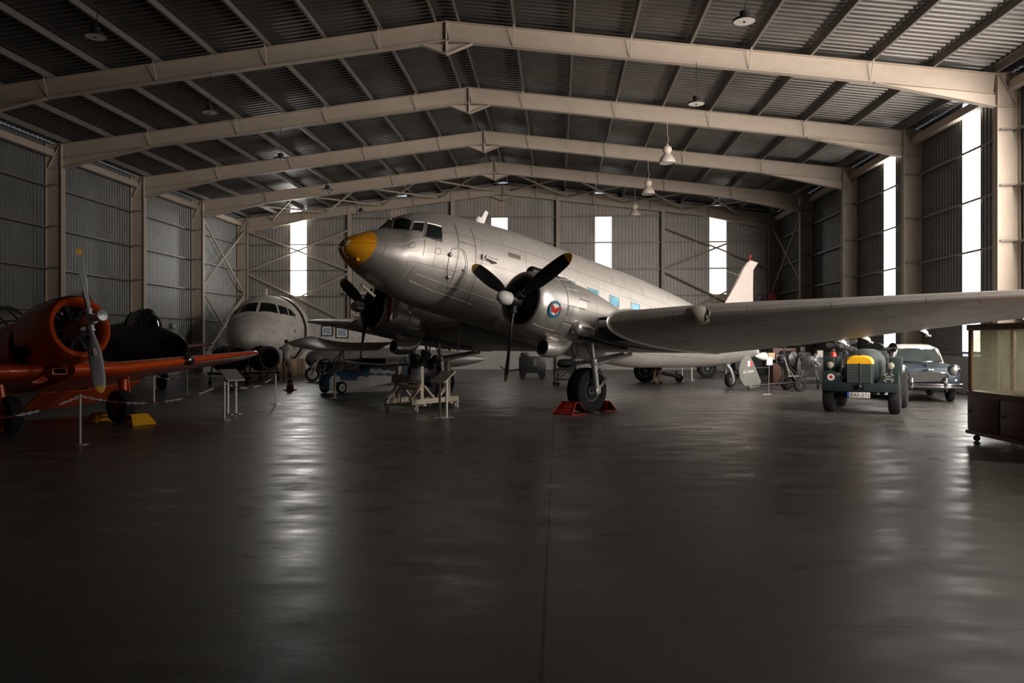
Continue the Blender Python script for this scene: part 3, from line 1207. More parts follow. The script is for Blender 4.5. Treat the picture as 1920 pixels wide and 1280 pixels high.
LEs = pchip([4.3, 6.2, 8.2, 11.5, 12.6, 13.3, 13.7, 13.9], [4.12, 4.4, 4.93, 5.93, 6.32, 6.7, 7.1, 7.6])
TEs = pchip([4.3, 6, 8, 10.5, 12.6, 13.3, 13.7, 13.9], [8.62, 8.6, 8.42, 8.22, 8.15, 8.05, 7.95, 7.75])
cLE = lambda b: -.82 + math.tan(R(5)) * (b - 4.3)
for s in (1, -1):
    m = A()
    bs = [4.3 + .35 * i for i in range(24)] + [12.6, 12.9, 13.2, 13.45, 13.65, 13.8, 13.88]
    rings = []
    for b in bs:
        ch = TEs(b) - LEs(b)
        t = .15 - .055 * (b - 4.3) / 9.6
        rings.append(section(b, LEs(b), cLE(b) - .12, TEs(b), cLE(b) - ch * .034 + .04 * min(1, max(0, (b - 4.3) / 9)), t, s))
    m.loft(rings, uv=lambda i, j: (bs[min(i, len(bs) - 1)] * 1.0, j * .21))
    w_ = m.build('outer_wing', M['alu_dull'] if False else M['alu'], air)
    # joint flange
    m = A()
    rg = section(4.3, LEs(4.3), cLE(4.3) - .12, TEs(4.3), cLE(4.3) - 4.5 * .034, .158, s)
    cen = sum(rg, V((0, 0, 0))) / len(rg)
    m.tube([cen + (p - cen) * 1.012 for p in rg] + [cen + (rg[0] - cen) * 1.012], .022, 6)
    m.build('wing_joint_strip', M['alu_plain'], w_)
    # landing light in the leading edge
    bl = 6.22
    lc = V((LEs(bl) + .19, bl * s, cLE(bl) - .115))
    m = A()
    m.ball(lc, (.225, .33, .19), 20, 12)
    ll = m.build('landing_light', mat('yellowed_lens', (.42, .39, .31), .35, .1, .1, 5), w_)
    m = A()
    prv = []
    for k in range(29):
        q = 2 * PI * k / 28
        prv.append(lc + V((-.13 + .13 * math.sin(q) ** 2, .34 * math.cos(q), .17 * math.sin(q))))
    m.tube(prv, .014, 6)
    m.build('light_rim', M['alu_dull'], ll)
    # aileron hinge brackets left on the trailing edge
    for b in (7.45, 8.0, 9.2, 11.0):
        m = A()
        te = V((TEs(b), b * s, cLE(b) - (TEs(b) - LEs(b)) * .034 + .04 * (b - 4.3) / 9))
        m.prism([te + V((-.25, 0, -.06)), te + V((.02, 0, .02)), te + V((.2, 0, .0)), te + V((.3, 0, -.09)), te + V((.1, 0, -.06))], (0, .025, 0))
        m.tube([te + V((.28, -.04, -.08)), te + V((.28, .06, -.08))], .022, 8)
        m.build('aileron_bracket', M['white'], w_)
    # walkway patches and underside access strips
    m = A()
    for b0, a0, a1 in ((5.0, 5.0, 6.0), (6.9, 6.0, 6.5), (9.5, 6.6, 7.1)):
        pass
    # centre section between fuselage and joint
    m = A()
    rings, ub = [], []
    for b in (0.7, 1.2, 1.8, 2.4, 3.0, 3.42):
        rings.append(section(b, 4.12, -.94, 8.62, -.973, .155, s))
        ub.append(b)
    m.loft(rings, uv=lambda i, j: (ub[min(i, 5)], j * .21))
    m.build('centre_wing', M['alu'], air)
    m = A()
    ring0 = [p for p in section(3.62, 4.12, -.94, 8.62, -.973, .15, s) if p.x > 5.0]
    m.prism(ring0, (0, .68 * s, 0))
    m.build('wing_spar_box', M['black'], air)  # black colour stands in for the shade of the open wing cavity
    m = A()
    for dz in (-.12, .1):
        m.tube([(4.75, 3.55 * s, -.85 + dz), (4.8, 4.25 * s, -.82 + dz)], .035, 8)
    m.tube([(4.5, 4.15 * s, -1.05), (5.1, 4.22 * s, -1.16)], .05, 10)
    m.build('exposed_pipe', M['iron'], air)


# engines --------------------------------------------------------------------
def propeller(parent, xfm, c, nblades, rad, ang0, mats, hubr=.14, domel=.36, chord=.31, name='propeller', hubmat=None, domemat=None, twist=(58, 20), tip=.16, axis=-1):
    """disc normal along -a (forward); blades measured from straight down, turning towards +b"""
    c = V(c)
    m = MB(xfm)
    m.lathe(c, (axis, 0, 0), [(-.24, hubr * .6), (-.12, hubr * 1.05), (.0, hubr * 1.1), (.1, hubr * .95), (.16, hubr * .8)], 20)
    for k in range(nblades):
        q = ang0 + 2 * PI * k / nblades
        d = V((0, math.sin(q), -math.cos(q)))
        m.lathe(c, d, [(0, hubr * .55), (hubr * 1.6, hubr * .55), (hubr * 1.65, hubr * .66), (hubr * 1.95, hubr * .66), (hubr * 2.0, hubr * .45)], 14)
    pp = m.build(name, hubmat or M['iron'], parent)
    if domel:
        m = MB(xfm)
        m.lathe(c + V((axis * .14, 0, 0)), (axis, 0, 0), [(0, hubr * .8), (.03, hubr * 1.02), (domel * .55, hubr * 1.05), (domel * .8, hubr * .85), (domel * .95, hubr * .4), (domel, .005)], 24)
        m.build('dome', domemat or M['silver'], pp)
    for k in range(nblades):
        q = ang0 + 2 * PI * k / nblades
        d = V((0, math.sin(q), -math.cos(q)))
        tng = V((0, math.cos(q), math.sin(q)))
        m = MB(xfm)
        fr = [.11, .2, .32, .45, .6, .75, .86, 1 - tip / rad, .945, .98, 1.0]
        cw = [.34, .42, .72, .95, 1.0, .96, .88, .8, .66, .42, .08]
        rings = []
        for f_, w in zip(fr, cw):
            tw_ = R(twist[0] + (twist[1] - twist[0]) * f_)
            cd_ = tng * math.cos(tw_) + V((axis, 0, 0)) * math.sin(tw_)
            nn = d.cross(cd_)
            half = chord * w / 2
            th = max(.004, .055 * (1 - f_) ** 1.3 + .006)
            rings.append([c + d * rad * f_ + cd_ * half * math.cos(2 * PI * i / 14) + nn * th * math.sin(2 * PI * i / 14) for i in range(14)])
        R_ = [m.vs(r) for r in rings]
        for i in range(len(R_) - 1):
            m.mi = 1 if fr[i] >= 1 - tip / rad - 1e-6 else 0
            for j in range(14):
                m.face([R_[i][j], R_[i][(j + 1) % 14], R_[i + 1][(j + 1) % 14], R_[i + 1][j]])
        m.face(R_[-1])
        m.build('blade', mats, pp)
    return pp


def radial_engine(parent, xfm, c, r, ncyl, name='engine', fin=5, case=None, cyl=None):
    c = V(c)
    m = MB(xfm)
    m.lathe(c, (-1, 0, 0), [(-.35, r * .5), (-.05, r * .52), (.02, r * .5), (.12, r * .42), (.22, r * .3), (.3, r * .2), (.36, r * .16)], 28)
    for k in range(ncyl):
        q = 2 * PI * k / ncyl
        m.ball(c + V((-.13, r * .4 * math.cos(q), r * .4 * math.sin(q))), r * .035, 6, 4)
    e = m.build(name, case or M['grey_iron'], parent)
    for k in range(ncyl):
        q = 2 * PI * (k + .5) / ncyl
        d = V((0, math.cos(q), math.sin(q)))
        m = MB(xfm)
        pf = [(r * .45, r * .12)]
        for i in range(fin):
            t0 = r * (.5 + .42 * i / fin)
            pf += [(t0, r * .12), (t0 + .008, r * .165), (t0 + r * .04, r * .165), (t0 + r * .045, r * .12)]
        pf += [(r * .95, r * .12), (r * .98, r * .06)]
        m.lathe(c + V((-.02, 0, 0)), d, pf, 12)
        t_ = V((0, -d.z, d.y))
        for s in (-1, 1):
            m.tube([c + V((-.14, 0, 0)) + d * r * .42 + t_ * r * .06 * s, c + V((-.1, 0, 0)) + d * r * .9 + t_ * r * .12 * s], r * .022, 6)
        m.build('cylinder', cyl or M['iron'], e)
    return e


for s in (1, -1):
    bc, cc = 2.85 * s, -.66
    # cowling
    m = A()
    pf = [(3.2, .5), (2.98, .5), (2.9, .52), (2.86, .555), (2.87, .6), (2.93, .645), (3.05, .685), (3.2, .705), (3.45, .715), (3.62, .71)]
    rings, us = [], []
    acc = 0
    for i, (a, r) in enumerate(pf):
        rings.append([V((a, bc + r * math.cos(2 * PI * j / 48), cc + r * math.sin(2 * PI * j / 48))) for j in range(48)])
        us.append(a)
    m.loft(rings, cap=(False, False), uv=lambda i, j: (us[min(i, 9)] * 1.0 - .1, j / 48 * 4.5 + .1))
    cw = m.build('cowling', M['alu_plain'], air)
    m = A()
    for q0 in (.0, PI, -.9, PI + .9, .95, PI - .95):
        m.tube([V((a, bc + (r + .001) * math.cos(q0), cc + (r + .001) * math.sin(q0))) for a, r in pf[5:]], .005, 5)
    m.tube([V((3.63, bc + .712 * math.cos(2 * PI * j / 48), cc + .712 * math.sin(2 * PI * j / 48))) for j in range(49)], .008, 5)
    m.build('cowling_seam', M['alu_dull'], cw)
    # cowl flaps
    m = A()
    for k in range(12):
        q0, q1 = 2 * PI * (k + .04) / 12, 2 * PI * (k + .96) / 12
        g = [[V((a, bc + r * math.cos(q0 + (q1 - q0) * j / 6), cc + r * math.sin(q0 + (q1 - q0) * j / 6))) for j in range(7)] for a, r in ((3.63, .705), (3.8, .72), (3.97, .745))]
        m.sheet(g, th=(0.0, .0, .006))
    m.build('cowl_flap', M['alu_plain'], cw)
    # nacelle
    m = A()
    nst = [(3.6, .665, .0, -1.33), (3.95, .69, .03, -1.36), (4.3, .69, .03, -1.36), (4.7, .68, .0, -1.3), (5.2, .64, -.08, -1.24), (5.8, .56, -.2, -1.18), (6.5, .45, -.36, -1.12), (7.2, .3, -.54, -1.06), (7.9, .14, -.74, -1.0)]
    rings, us = [], []
    for a, w, t, b in nst:
        rings.append([V((a, bc + w * math.cos(2 * PI * j / 40), (t + b) / 2 + (t - b) / 2 * math.sin(2 * PI * j / 40))) for j in range(40)])
        us.append(a)
    m.loft(rings, uv=lambda i, j: (us[min(i, 8)] + .4, j / 40 * 4.3))
    nc = m.build('nacelle', M['alu'], air)
    # carburettor intake on top, oil cooler scoop below
    m = A()
    m.lathe((3.05, bc, .02), (1, 0, -.02), [(0, .1), (.05, .13), (.5, .14), (1.0, .1), (1.3, .03)], 18)
    m.build('air_intake', M['black'] if s > 0 else M['alu_plain'], nc)
    m = A()
    oc = V((3.72, bc - .02, -1.56))
    rings = []
    for p, r in ((oc + V((.1, 0, 0)), .15), (oc, .165), (oc + V((.0, 0, 0)), .195), (oc + V((.06, 0, 0)), .21), (oc + V((.25, 0, .02)), .225), (oc + V((.45, 0, .05)), .22), (oc + V((.62, 0, .12)), .21),
                 (oc + V((.75, 0, .26)), .21), (oc + V((.8, 0, .45)), .22)):
        rings.append([p + V((0, r * math.cos(2 * PI * j / 28), r * math.sin(2 * PI * j / 28))) for j in range(28)])
    m.loft(rings, cap=(False, True))
    oo = m.build('oil_cooler_scoop', M['alu_plain'], nc)
    m = A()
    m.lathe(oc + V((.09, 0, 0)), (1, 0, 0), [(0, .16), (.02, .16)], 24)
    m.build('cooler_core', M['iron'], oo)
    # heater muff with pipe stubs on the outboard side
    m = A()
    ec = V((3.92, bc + .66 * s, -1.06))
    m.lathe(ec, (1, 0, -.04), [(0, .02), (.02, .1), (.07, .145), (.14, .155), (.42, .155), (.5, .13), (.53, .06)], 20)
    em = m.build('exhaust_muff', M['alu_plain'], nc)
    m = A()
    m.tube([ec + V((.3, .1 * s, -.06)), ec + V((.55, .14 * s, -.08))], .05, 12)
    m.tube([ec + V((.46, .02 * s, .02)), ec + V((.62, .02 * s, -.02))], .09, 14)
    m.build('pipe_stub', M['alu_dull'], em)
    # access panels standing proud of the nacelle
    m = A()
    for q0, q1, a0, a1 in ((.04, .3, 3.99, 4.25), (-.3, .0, 3.66, 3.94), (.33, .6, 4.0, 4.4), (-.75, -.5, 3.98, 4.3), (-1.1, -.8, 4.0, 4.35)):
        g = []
        for a in (a0, a1):
            row = []
            for j in range(7):
                q = q0 + (q1 - q0) * j / 6
                row.append(V((a, bc + s * .712 * math.cos(q), cc + .712 * math.sin(q))))
            g.append(row)
        m.sheet(g, th=(0, .012 * s, 0))
    m.build('access_panel', M['alu_plain'], nc)
    eng = radial_engine(air, AX, (3.25, bc, cc), .62, 9, 'engine')
    propeller(air, AX, (2.70, bc, -.70), 3, 1.77, 0, [M['black'], M['yellow']], domemat=M['white'] if s > 0 else M['silver'])
    # firewall disc so the cowling is not see-through
    m = A()
    m.lathe((3.55, bc, cc), (1, 0, 0), [(0, .69), (.03, .69)], 40)
    m.build('firewall', M['black'], cw)
    # landing gear
    ax0 = V((5.45, bc, -2.86)) + up * .525
    m = A()
    tyre(m, ax0, (0, 1, 0), .535, .43, 48, .48)
    wh = m.build('main_wheel', M['rubber'], air)
    m = A()
    hub(m, ax0, (0, 1, 0), .265, .43, 8)
    m.build('wheel_hub', M['steel'], wh)
    for q in (-1, 1):
        m = A()
        ft = ax0 + V((0, .31 * q, 0))
        tp = V((5.0, bc + .30 * q, -1.2))
        mid = ft.lerp(tp, .56)
        m.tube([tp, mid], .042, 14)
        m.tube([mid, ft + (tp - ft) * .02], .068, 16)
        m.lathe(mid - (tp - ft).normalized() * .06, (tp - ft), [(0, .075), (.02, .088), (.14, .088), (.16, .075)], 16)
        m.lathe(ft - V((0, .06, 0)), (0, 1, 0), [(0, .07), (.01, .085), (.11, .085), (.12, .07)], 16)
        m.tube([ft, ft - V((0, .12 * q, 0))], .05, 10)
        m.build('gear_strut', M['silver'], air)
        m = A()
        bk = ft.lerp(mid, .55) + V((.0, 0, 0))
        m.tube([mid + V((0, 0, -.05)), V((6.75, bc + .12 * q, -1.28))], .05, 12)
        m.tube([ft + V((.03, 0, .02)), ft + V((.33, -.0 * q, .32)), mid + V((.22, 0, -.12))], .026, 8)
        m.tube([ft + V((.05, 0, .08)), ft + V((.28, -.0 * q, .36)), mid + V((.1, 0, -.2))], .018, 8)
        m.build('drag_brace', M['alu_dull'], air)
    m = A()
    ma, mb_ = (ax0 + V((0, .31, 0))).lerp(V((5.0, bc + .3, -1.2)), .56), (ax0 + V((0, -.31, 0))).lerp(V((5.0, bc - .3, -1.2)), .56)
    m.tube([ma, mb_], .03, 10)
    topm = V((5.0, bc, -1.1))
    for p in (ma, mb_):
        m.tube([p, topm], .02, 8)
    m.build('gear_truss', M['steel'], air)
    # open wheel bay roof
    m = A()
    m.box((5.3, bc, -1.2), (1.7, .95, .12))
    m.build('wheel_bay', M['black'], nc)

# emblem on the left cowling: blue ring, red bird
def cowl_pt(x, y, off):
    """x forward, y up along the skin, from the emblem centre on the outboard left side"""
    r = .712 + off
    q = -.22 + y / .71
    return V((3.25 - x, 2.85 + r * math.cos(q), -.66 + r * math.sin(q)))


cowl_l = [o for o in air.children if o.name.startswith('cowling')][0]


def emblem(nm, polys, mt, off):
    m = A()
    for poly in polys:
        if isinstance(poly, tuple):
            r0, r1 = poly
            g = [[cowl_pt(r * math.cos(2 * PI * j / 40), r * math.sin(2 * PI * j / 40), off) for j in range(41)] for r in (r0, (r0 + r1) / 2, r1)]
            m.sheet(g)
        else:
            m.face(m.vs([cowl_pt(x, y, off) for x, y in poly]))
    return m.build(nm, mt, cowl_l)


emblem('emblem_field', [(.001, .13)], M['white'], .006)
emblem('emblem_ring', [(.125, .188)], M['emblue'], .008)
bird = [(.0, -.06), (-.03, -.085), (-.06, -.09), (-.03, -.05), (-.07, -.02), (-.12, -.005), (-.15, .005), (-.2, .03), (-.19, .045), (-.21, .06), (-.15, .06), (-.1, .07), (-.04, .045), (.0, .005), (.03, .04), (.08, .075), (.13, .085), (.15, .12),
        (.165, .08), (.15, .05), (.12, .015), (.08, -.02), (.06, -.05), (.1, -.06), (.06, -.075)]
mb2 = A()
vv = mb2.vs([cowl_pt(x, y, .012) for x, y in bird])
mb2.face(vv)
bmesh.ops.triangulate(mb2.bm, faces=mb2.bm.faces[:])
mb2.build('emblem_bird', M['red'], cowl_l)
# red streamer and pale stand pipe on the right engine
m = A()
cz = V((2.95, -2.2, -.1))
m.tube([cz, cz + V((.0, .02, -.5)), cz + V((.02, .02, -.95))], [.035, .05, .03], 8)
for dz in (-.35, -.72):
    m.tube([cz + V((0, -.14, dz)), cz + V((0, .14, dz))], .02, 8)
m.build('engine_cover_strap', M['red'], air)
m = A()
m.tube([cz + V((.05, .2, .25)), cz + V((.08, .15, -.85))], .035, 8)
m.tube([cz + V((.08, .32, .2)), cz + V((.1, .24, -.8))], .03, 8)
m.build('cover_pole', M['cream'], air)
# ---------------------------------------------------------------- left half of the hangar floor
def heading(fx, fy):
    return math.atan2(fy, fx) + YAW


def axes(pitch, ax, zc):
    """(aft, left, up) -> local of an empty standing on the floor below aft = ax"""
    c, s = math.cos(pitch), math.sin(pitch)
    return MX(((-c, 0, -s, ax * c), (0, 1, 0, 0), (-s, 0, c, zc), (0, 0, 0, 1)))


# orange trainer --------------------------------------------------------------
T6H = heading(.866, -.5)
hubw = cam2w(-7.95, 14.56)
T = axes(R(12), 1.05, 2.07)
t6 = thing('training_aircraft', 'red-orange radial-engined trainer with a grey two-blade propeller at the left edge', 'airplane',
           hubw - V((math.cos(T6H), math.sin(T6H), 0)) * 1.05 * math.cos(R(12)), T6H)
m = MB(T)
m.lathe((0, 0, -.06), (1, 0, 0), [(.55, .46), (.38, .47), (.31, .5), (.28, .54), (.3, .585), (.38, .62), (.55, .65), (.9, .665), (1.3, .66), (1.42, .65)], 56, cap=(False, False))
t6c = m.build('cowling', M['orange'], t6)
m = MB(T)
g = []
for a, r in ((.3, .6), (.4, .632), (.7, .664), (1.1, .672), (1.43, .66)):
    g.append([V((a, r * math.cos(R(q)), -.06 + r * math.sin(R(q)))) for q in range(58, 123, 5)])
m.sheet(g, th=(0, 0, .004))
m.build('anti_glare_panel', M['black'], t6c)
m = MB(T)
g = []
for a in (1.05, 1.38):
    g.append([V((a, -.672 * math.cos(R(q)), -.06 + .672 * math.sin(R(q)))) for q in range(-38, -17, 4)])
m.sheet(g, th=(0, -.02, 0))
m.build('exhaust_opening', M['iron'], t6c)
radial_engine(t6, T, (.62, 0, -.06), .52, 9, 'engine')
pp = propeller(t6, T, (0, 0, 0), 2, 1.40, 0.03, [mat('grey_blade_paint', (.3, .31, .32), .45, .2, .06, 4), M['yellow']], hubr=.11, domel=0, chord=.24, hubmat=M['silver'], twist=(52, 18), tip=.13)
m = MB(T)
m.lathe((-.1, 0, 0), (-1, 0, 0), [(0, .06), (.06, .075), (.2, .075), (.22, .06), (.22, .1), (.27, .11), (.31, .1), (.32, .05), (.33, .01)], 20)
m.build('pitch_cylinder', M['silver'], pp)
m = MB(T)
for r0, r1, mt in ((.001, .028, 1), (.03, .045, 0)):
    m.mi = mt
    g = [[V((-.045, 0 + r * .75 * math.cos(2 * PI * j / 20), -.62 + r * 1.5 * math.sin(2 * PI * j / 20))) for j in range(21)] for r in (r0, r1)]
    m.sheet(g)
m.build('maker_oval', [M['white'], M['red']], pp)
# fuselage: open engine-mount bay, then the orange body
m = MB(T)
m.lathe((1.2, 0, -.1), (1, 0, 0), [(0, .5), (.2, .5), (.6, .42), (.75, .45)], 24)
for k in range(6):
    q = 2 * PI * k / 6
    m.tube([(1.25, .5 * math.cos(q), -.06 + .5 * math.sin(q)), (1.95, .42 * math.cos(q + .4), -.1 + .5 * math.sin(q + .4))], .025, 6)
m.build('engine_mount_bay', M['iron'], t6)
m = MB(T)
fs = [(1.95, .5, .45, -.85), (2.4, .52, .5, -.88), (3.2, .52, .52, -.85), (4.4, .48, .5, -.75), (5.6, .36, .42, -.55), (6.8, .2, .34, -.32), (7.6, .06, .25, -.1)]
m.loft([[V((a, w * math.cos(2 * PI * j / 36), (t + b) / 2 + (t - b) / 2 * math.sin(2 * PI * j / 36))) for j in range(36)] for a, w, t, b in fs])
m.build('fuselage', M['orange'], t6)
m = MB(T)
for a0, a1, h in ((2.35, 2.8, .42), (2.8, 3.5, .46), (3.5, 4.2, .46), (4.2, 4.9, .3)):
    for a in (a0, a1):
        hh = h if a != 2.35 else .05
        m.tube([V((a, .42 * math.cos(R(q)), .42 + (hh + .05) * math.sin(R(q)))) for q in range(0, 181, 15)], .016, 6)
for q in (25, 90, 155):
    m.tube([V((a, .42 * math.cos(R(q)), .42 + (hh + .05) * math.sin(R(q)))) for a, hh in ((2.35, .05), (2.8, .42), (3.5, .46), (4.2, .46), (4.9, .3))], .014, 6)
cnp = m.build('canopy_frame', M['iron'], t6)
m = MB(T)
g = [[V((a, .41 * math.cos(R(q)), .42 + (hh + .04) * math.sin(R(q)))) for q in range(0, 181, 12)] for a, hh in ((2.35, .05), (2.8, .42), (3.5, .46), (4.2, .46), (4.9, .3))]
m.sheet(g)
m.build('canopy_glass', M['glass'], cnp)
m = MB(T)
m.prism([(6.6, -.03, .3), (7.3, -.03, 1.3), (7.7, -.03, 1.35), (8.0, -.03, .8), (7.9, -.03, -.05), (7.2, -.03, .0)], (0, .06, 0))
m.build('tail_fin', M['orange'], t6)
m = MB(T)
m.loft([section(b, 6.8 + abs(b) * .15, .2, 7.8 - abs(b) * .1, .2, .09, 1, 20) for b in (-1.9, -1, 0, 1, 1.9)])
m.build('tailplane', M['orange'], t6)
tLE = lambda b: 1.15 if b < 1.4 else 1.15 + (b - 1.4) * .245 + max(0, b - 5.9) ** 2 * 1.6
tTE = lambda b: 3.75 if b < 1.4 else 3.75 - (b - 1.4) * .05 - max(0, b - 5.9) ** 2 * 1.2
tC = lambda b: -.72 if b < 1.4 else -.72 + (b - 1.4) * .112
for s in (1, -1):
    m = MB(T)
    bs = [.3, .8, 1.4, 2.2, 3, 4, 5, 5.8, 6.05, 6.25, 6.38]
    m.loft([section(b, tLE(b), tC(b), tTE(b), tC(b) - .06, .155 - .006 * b, s) for b in bs])
    tw_ = m.build('wing', M['orange'], t6)
    m = MB(T)
    m.sheet([[V((2.95 - .02 * b, b * s, tC(b) - .2)) for b in (.55, 1.5, 2.9)], [V((3.75 - .03 * b, b * s, tC(b) - .44)) for b in (.55, 1.5, 2.75)]], th=(.02, 0, .03))
    m.build('landing_flap', M['orange'], tw_)
    m = MB(T)
    bl = 3.3
    m.ball((tLE(bl) + .04, bl * s, tC(bl) + .0), (.12, .17, .12), 16, 10)
    lo = m.build('light_recess', M['black'], tw_)
    m = MB(T)
    m.ball((tLE(bl) - .06, bl * s - .03, tC(bl) - .0), (.05, .07, .07), 14, 8)
    m.build('landing_light', M['chrome'], lo)
    m = MB(T)
    m.tube([(1.0, 1.2 * s, -1.0), (1.03, 1.16 * s, -1.46)], .065, 12)
    m.tube([(1.04, 1.2 * s, -1.4), (1.06, 1.2 * s, -1.85)], .045, 12)
    m.prism([(.95, 1.26 * s, -.95), (1.35, 1.26 * s, -.95), (1.2, 1.27 * s, -1.7), (1.0, 1.27 * s, -1.7)], (0, .02 * s, 0))
    m.build('gear_leg', M['orange'], t6)
    wc = V((1.05, 1.08 * s, 0))
    zc = (.34 - 2.07 + 1.05 * math.sin(R(12))) / math.cos(R(12)) + 0.0
    wc = V((1.05, 1.08 * s, zc))
    m = MB(T)
    tyre(m, wc, (0, 1, 0), .345, .25, 36)
    wh = m.build('main_wheel', M['rubber'], t6)
    m = MB(T)
    hub(m, wc, (0, 1, 0), .175, .25)
    m.build('wheel_hub', M['red'], wh)
m = MB(T)
m.tube([(7.1, 0, -.2), (7.5, 0, -.42)], .04, 8)
tz = (.13 - 2.07 + 7.5 * math.sin(R(12))) / math.cos(R(12))
tyre(m, (7.5, 0, tz), (0, 1, 0), .13, .1, 20)
m.build('tail_wheel', M['rubber'], t6)
m = MB(T)
m.box((1.05, -.15, -.8), (.3, .3, .14), bev=.03)
oi = m.build('oil_cooler_intake', M['orange'], t6)
m = MB(T)
m.box((.895, -.15, -.8), (.012, .24, .09), bev=.004)
m.build('intake_mouth', M['soot'], oi)  # dark plate painted as the shade of the inlet hole


def chock(name, label, loc, rz, mt, group, L=.55, W=.42, H=.2):
    t = thing(name, label, 'wheel chock', loc, rz, group)
    r = .013
    pts = {}
    for s in (-1, 1):
        y = s * L / 2
        yt = s * L * .36
        a, b, c, d = V((-W / 2, y, r)), V((W / 2, y, r)), V((W * .22, yt, H)), V((-W * .05, yt, H))
        pts[s] = (a, b, c, d)
        m = MB()
        m.tube([a, b, c, d, a], r, 6)
        m.build('end_frame', mt, t)
    for i in range(4):
        m = MB()
        m.tube([pts[-1][i], pts[1][i]], r, 6)
        m.tube([pts[-1][i].lerp(pts[-1][(i + 1) % 4], .5), pts[1][i].lerp(pts[1][(i + 1) % 4], .5)], r * .8, 6)
        m.build('rail', mt, t)
    m = MB()
    m.sheet([[pts[-1][3], pts[1][3]], [pts[-1][0], pts[1][0]]], th=(.004, 0, .004))
    m.build('bearing_plate', mt, t)
    return t


fh = V((math.cos(HD), math.sin(HD), 0))
lw = loc + V((-math.sin(HD), math.cos(HD), 0)) * 2.85
chock('wheel_chock', 'red tubular chock ahead of the main wheel of the bare-metal airliner', lw + fh * .62, HD + PI, M['red'], 'red chocks at the airliner wheel', .62, .5, .27)
chock('wheel_chock', 'small red tubular chock behind the main wheel of the bare-metal airliner', lw - fh * .6, HD, M['red'], 'red chocks at the airliner wheel', .5, .42, .24)
tf = V((math.cos(T6H), math.sin(T6H), 0))
tl_ = V((-math.sin(T6H), math.cos(T6H), 0))
tw0 = t6.location + tl_ * 1.08
chock('wheel_chock', 'yellow tubular chock ahead of the orange trainer wheel', tw0 + tf * .93, T6H + PI, M['yellow'], 'yellow chocks at the trainer wheel', .5, .36, .2)
chock('wheel_chock', 'yellow tubular chock behind the orange trainer wheel, mostly hidden', tw0 - tf * .28, T6H, M['yellow'], 'yellow chocks at the trainer wheel', .55, .42, .2)

# dark jet with nose intake ------------------------------------------------------
JH = heading(.72, -.69)
jw = cam2w((325 - 960) / 1450 * 26.5, 26.5)
J = MX(((-1, 0, 0, 0), (0, 1, 0, 0), (0, 0, 1, 1.5), (0, 0, 0, 1)))
jet = thing('jet_fighter', 'black jet fighter with round nose intake and bubble canopy behind the orange wing', 'airplane', (jw.x, jw.y, 0), JH)
m = MB(J)
fs = [(.25, .43, .3, -.42), (.02, .47, .36, -.47), (.0, .5, .4, -.5), (.1, .54, .46, -.54), (.7, .58, .6, -.6), (1.6, .62, .78, -.66), (2.6, .66, .9, -.7), (4, .68, .92, -.7), (6, .62, .85, -.62), (8, .45, .65, -.42), (9.3, .3, .45, -.2)]
m.loft([[V((a, w * math.cos(2 * PI * j / 40), (t + b) / 2 + (t - b) / 2 * math.sin(2 * PI * j / 40))) for j in range(40)] for a, w, t, b in fs], cap=(False, True))
jb = m.build('fuselage', M['gunmetal'], jet)
m = MB(J)
m.lathe((.02, 0, -.05), (1, 0, 0), [(0, .455), (.1, .42), (.2, .41)], 36, cap=(False, False))
m.lathe((.24, 0, -.05), (1, 0, 0), [(0, .44), (.02, .44)], 32)
m.build('intake_duct', M['soot'], jb)
m = MB(J)
cs = [(1.35, .05, .74), (1.75, .3, 1.12), (2.2, .36, 1.36), (2.8, .37, 1.4), (3.5, .34, 1.28), (4.3, .2, 1.02), (4.6, .05, .88)]
m.loft([[V((a, w * math.cos(R(q)), .62 + (h - .62) * math.sin(R(q)))) for q in range(-10, 191, 10)] for a, w, h in cs], closed=False, cap=(False, False))
cg = m.build('canopy', M['darkglass'], jet)
m = MB(J)
for a, w, h in cs[1:6:1]:
    if a in (1.75, 2.2, 3.5):
        m.tube([V((a, (w + .01) * math.cos(R(q)), .62 + (h - .61) * math.sin(R(q)))) for q in range(0, 181, 12)], .02, 6)
m.build('canopy_frame', M['gunmetal'], cg)
m = MB(J)
for r0, r1, k in ((.16, .26, 0), (.001, .08, 1)):
    m.mi = k
    g = []
    for r in (r0, r1):
        g.append([V((2.3 + r * math.cos(2 * PI * j / 28), .662 * math.sqrt(max(.05, 1 - ((r * math.sin(2 * PI * j / 28)) / .8) ** 2)) + .012, .06 + r * math.sin(2 * PI * j / 28))) for j in range(29)])
    m.sheet(g)
m.mi = 0
g0 = []
m.build('roundel', [mat('dim_roundel_grey', (.1, .1, .105), .5), mat('dim_roundel_red', (.1, .02, .02), .5)], jb)
for s in (1, -1):
    m = MB(J)
    m.loft([section(b, 3.2 + .7 * (b - .5), -.22 + .07 * b, 5.6 + .35 * (b - .5), -.24 + .07 * b, .09, s, 24) for b in (.5, 1.5, 2.5, 3.5, 4.0)])
    jwg = m.build('wing', M['darkred'], jet)
    m = MB(J)
    m.ball((5.62, 3.95 * s, .1), (.22, .07, .07), 12, 8)
    m.build('wing_tip_light', M['lens'], jwg)
    m = MB(J)
    m.tube([(4.3, 1.2 * s, -.2), (4.4, 1.3 * s, -1.2)], .06, 10)
    m.build('gear_leg', M['silver'], jet)
    m = MB(J)
    tyre(m, (4.4, 1.42 * s, -1.2), (0, 1, 0), .3, .2, 28)
    m.build('main_wheel', M['rubber'], jet)
m = MB(J)
m.prism([(7.2, -.04, .7), (8.6, -.04, 2.3), (9.4, -.04, 2.3), (9.3, -.04, .4)], (0, .08, 0))
m.build('tail_fin', M['gunmetal'], jet)
m = MB(J)
m.tube([(1.1, 0, -.5), (1.0, 0, -1.2)], .06, 10)
m.build('nose_leg', M['silver'], jet)
m = MB(J)
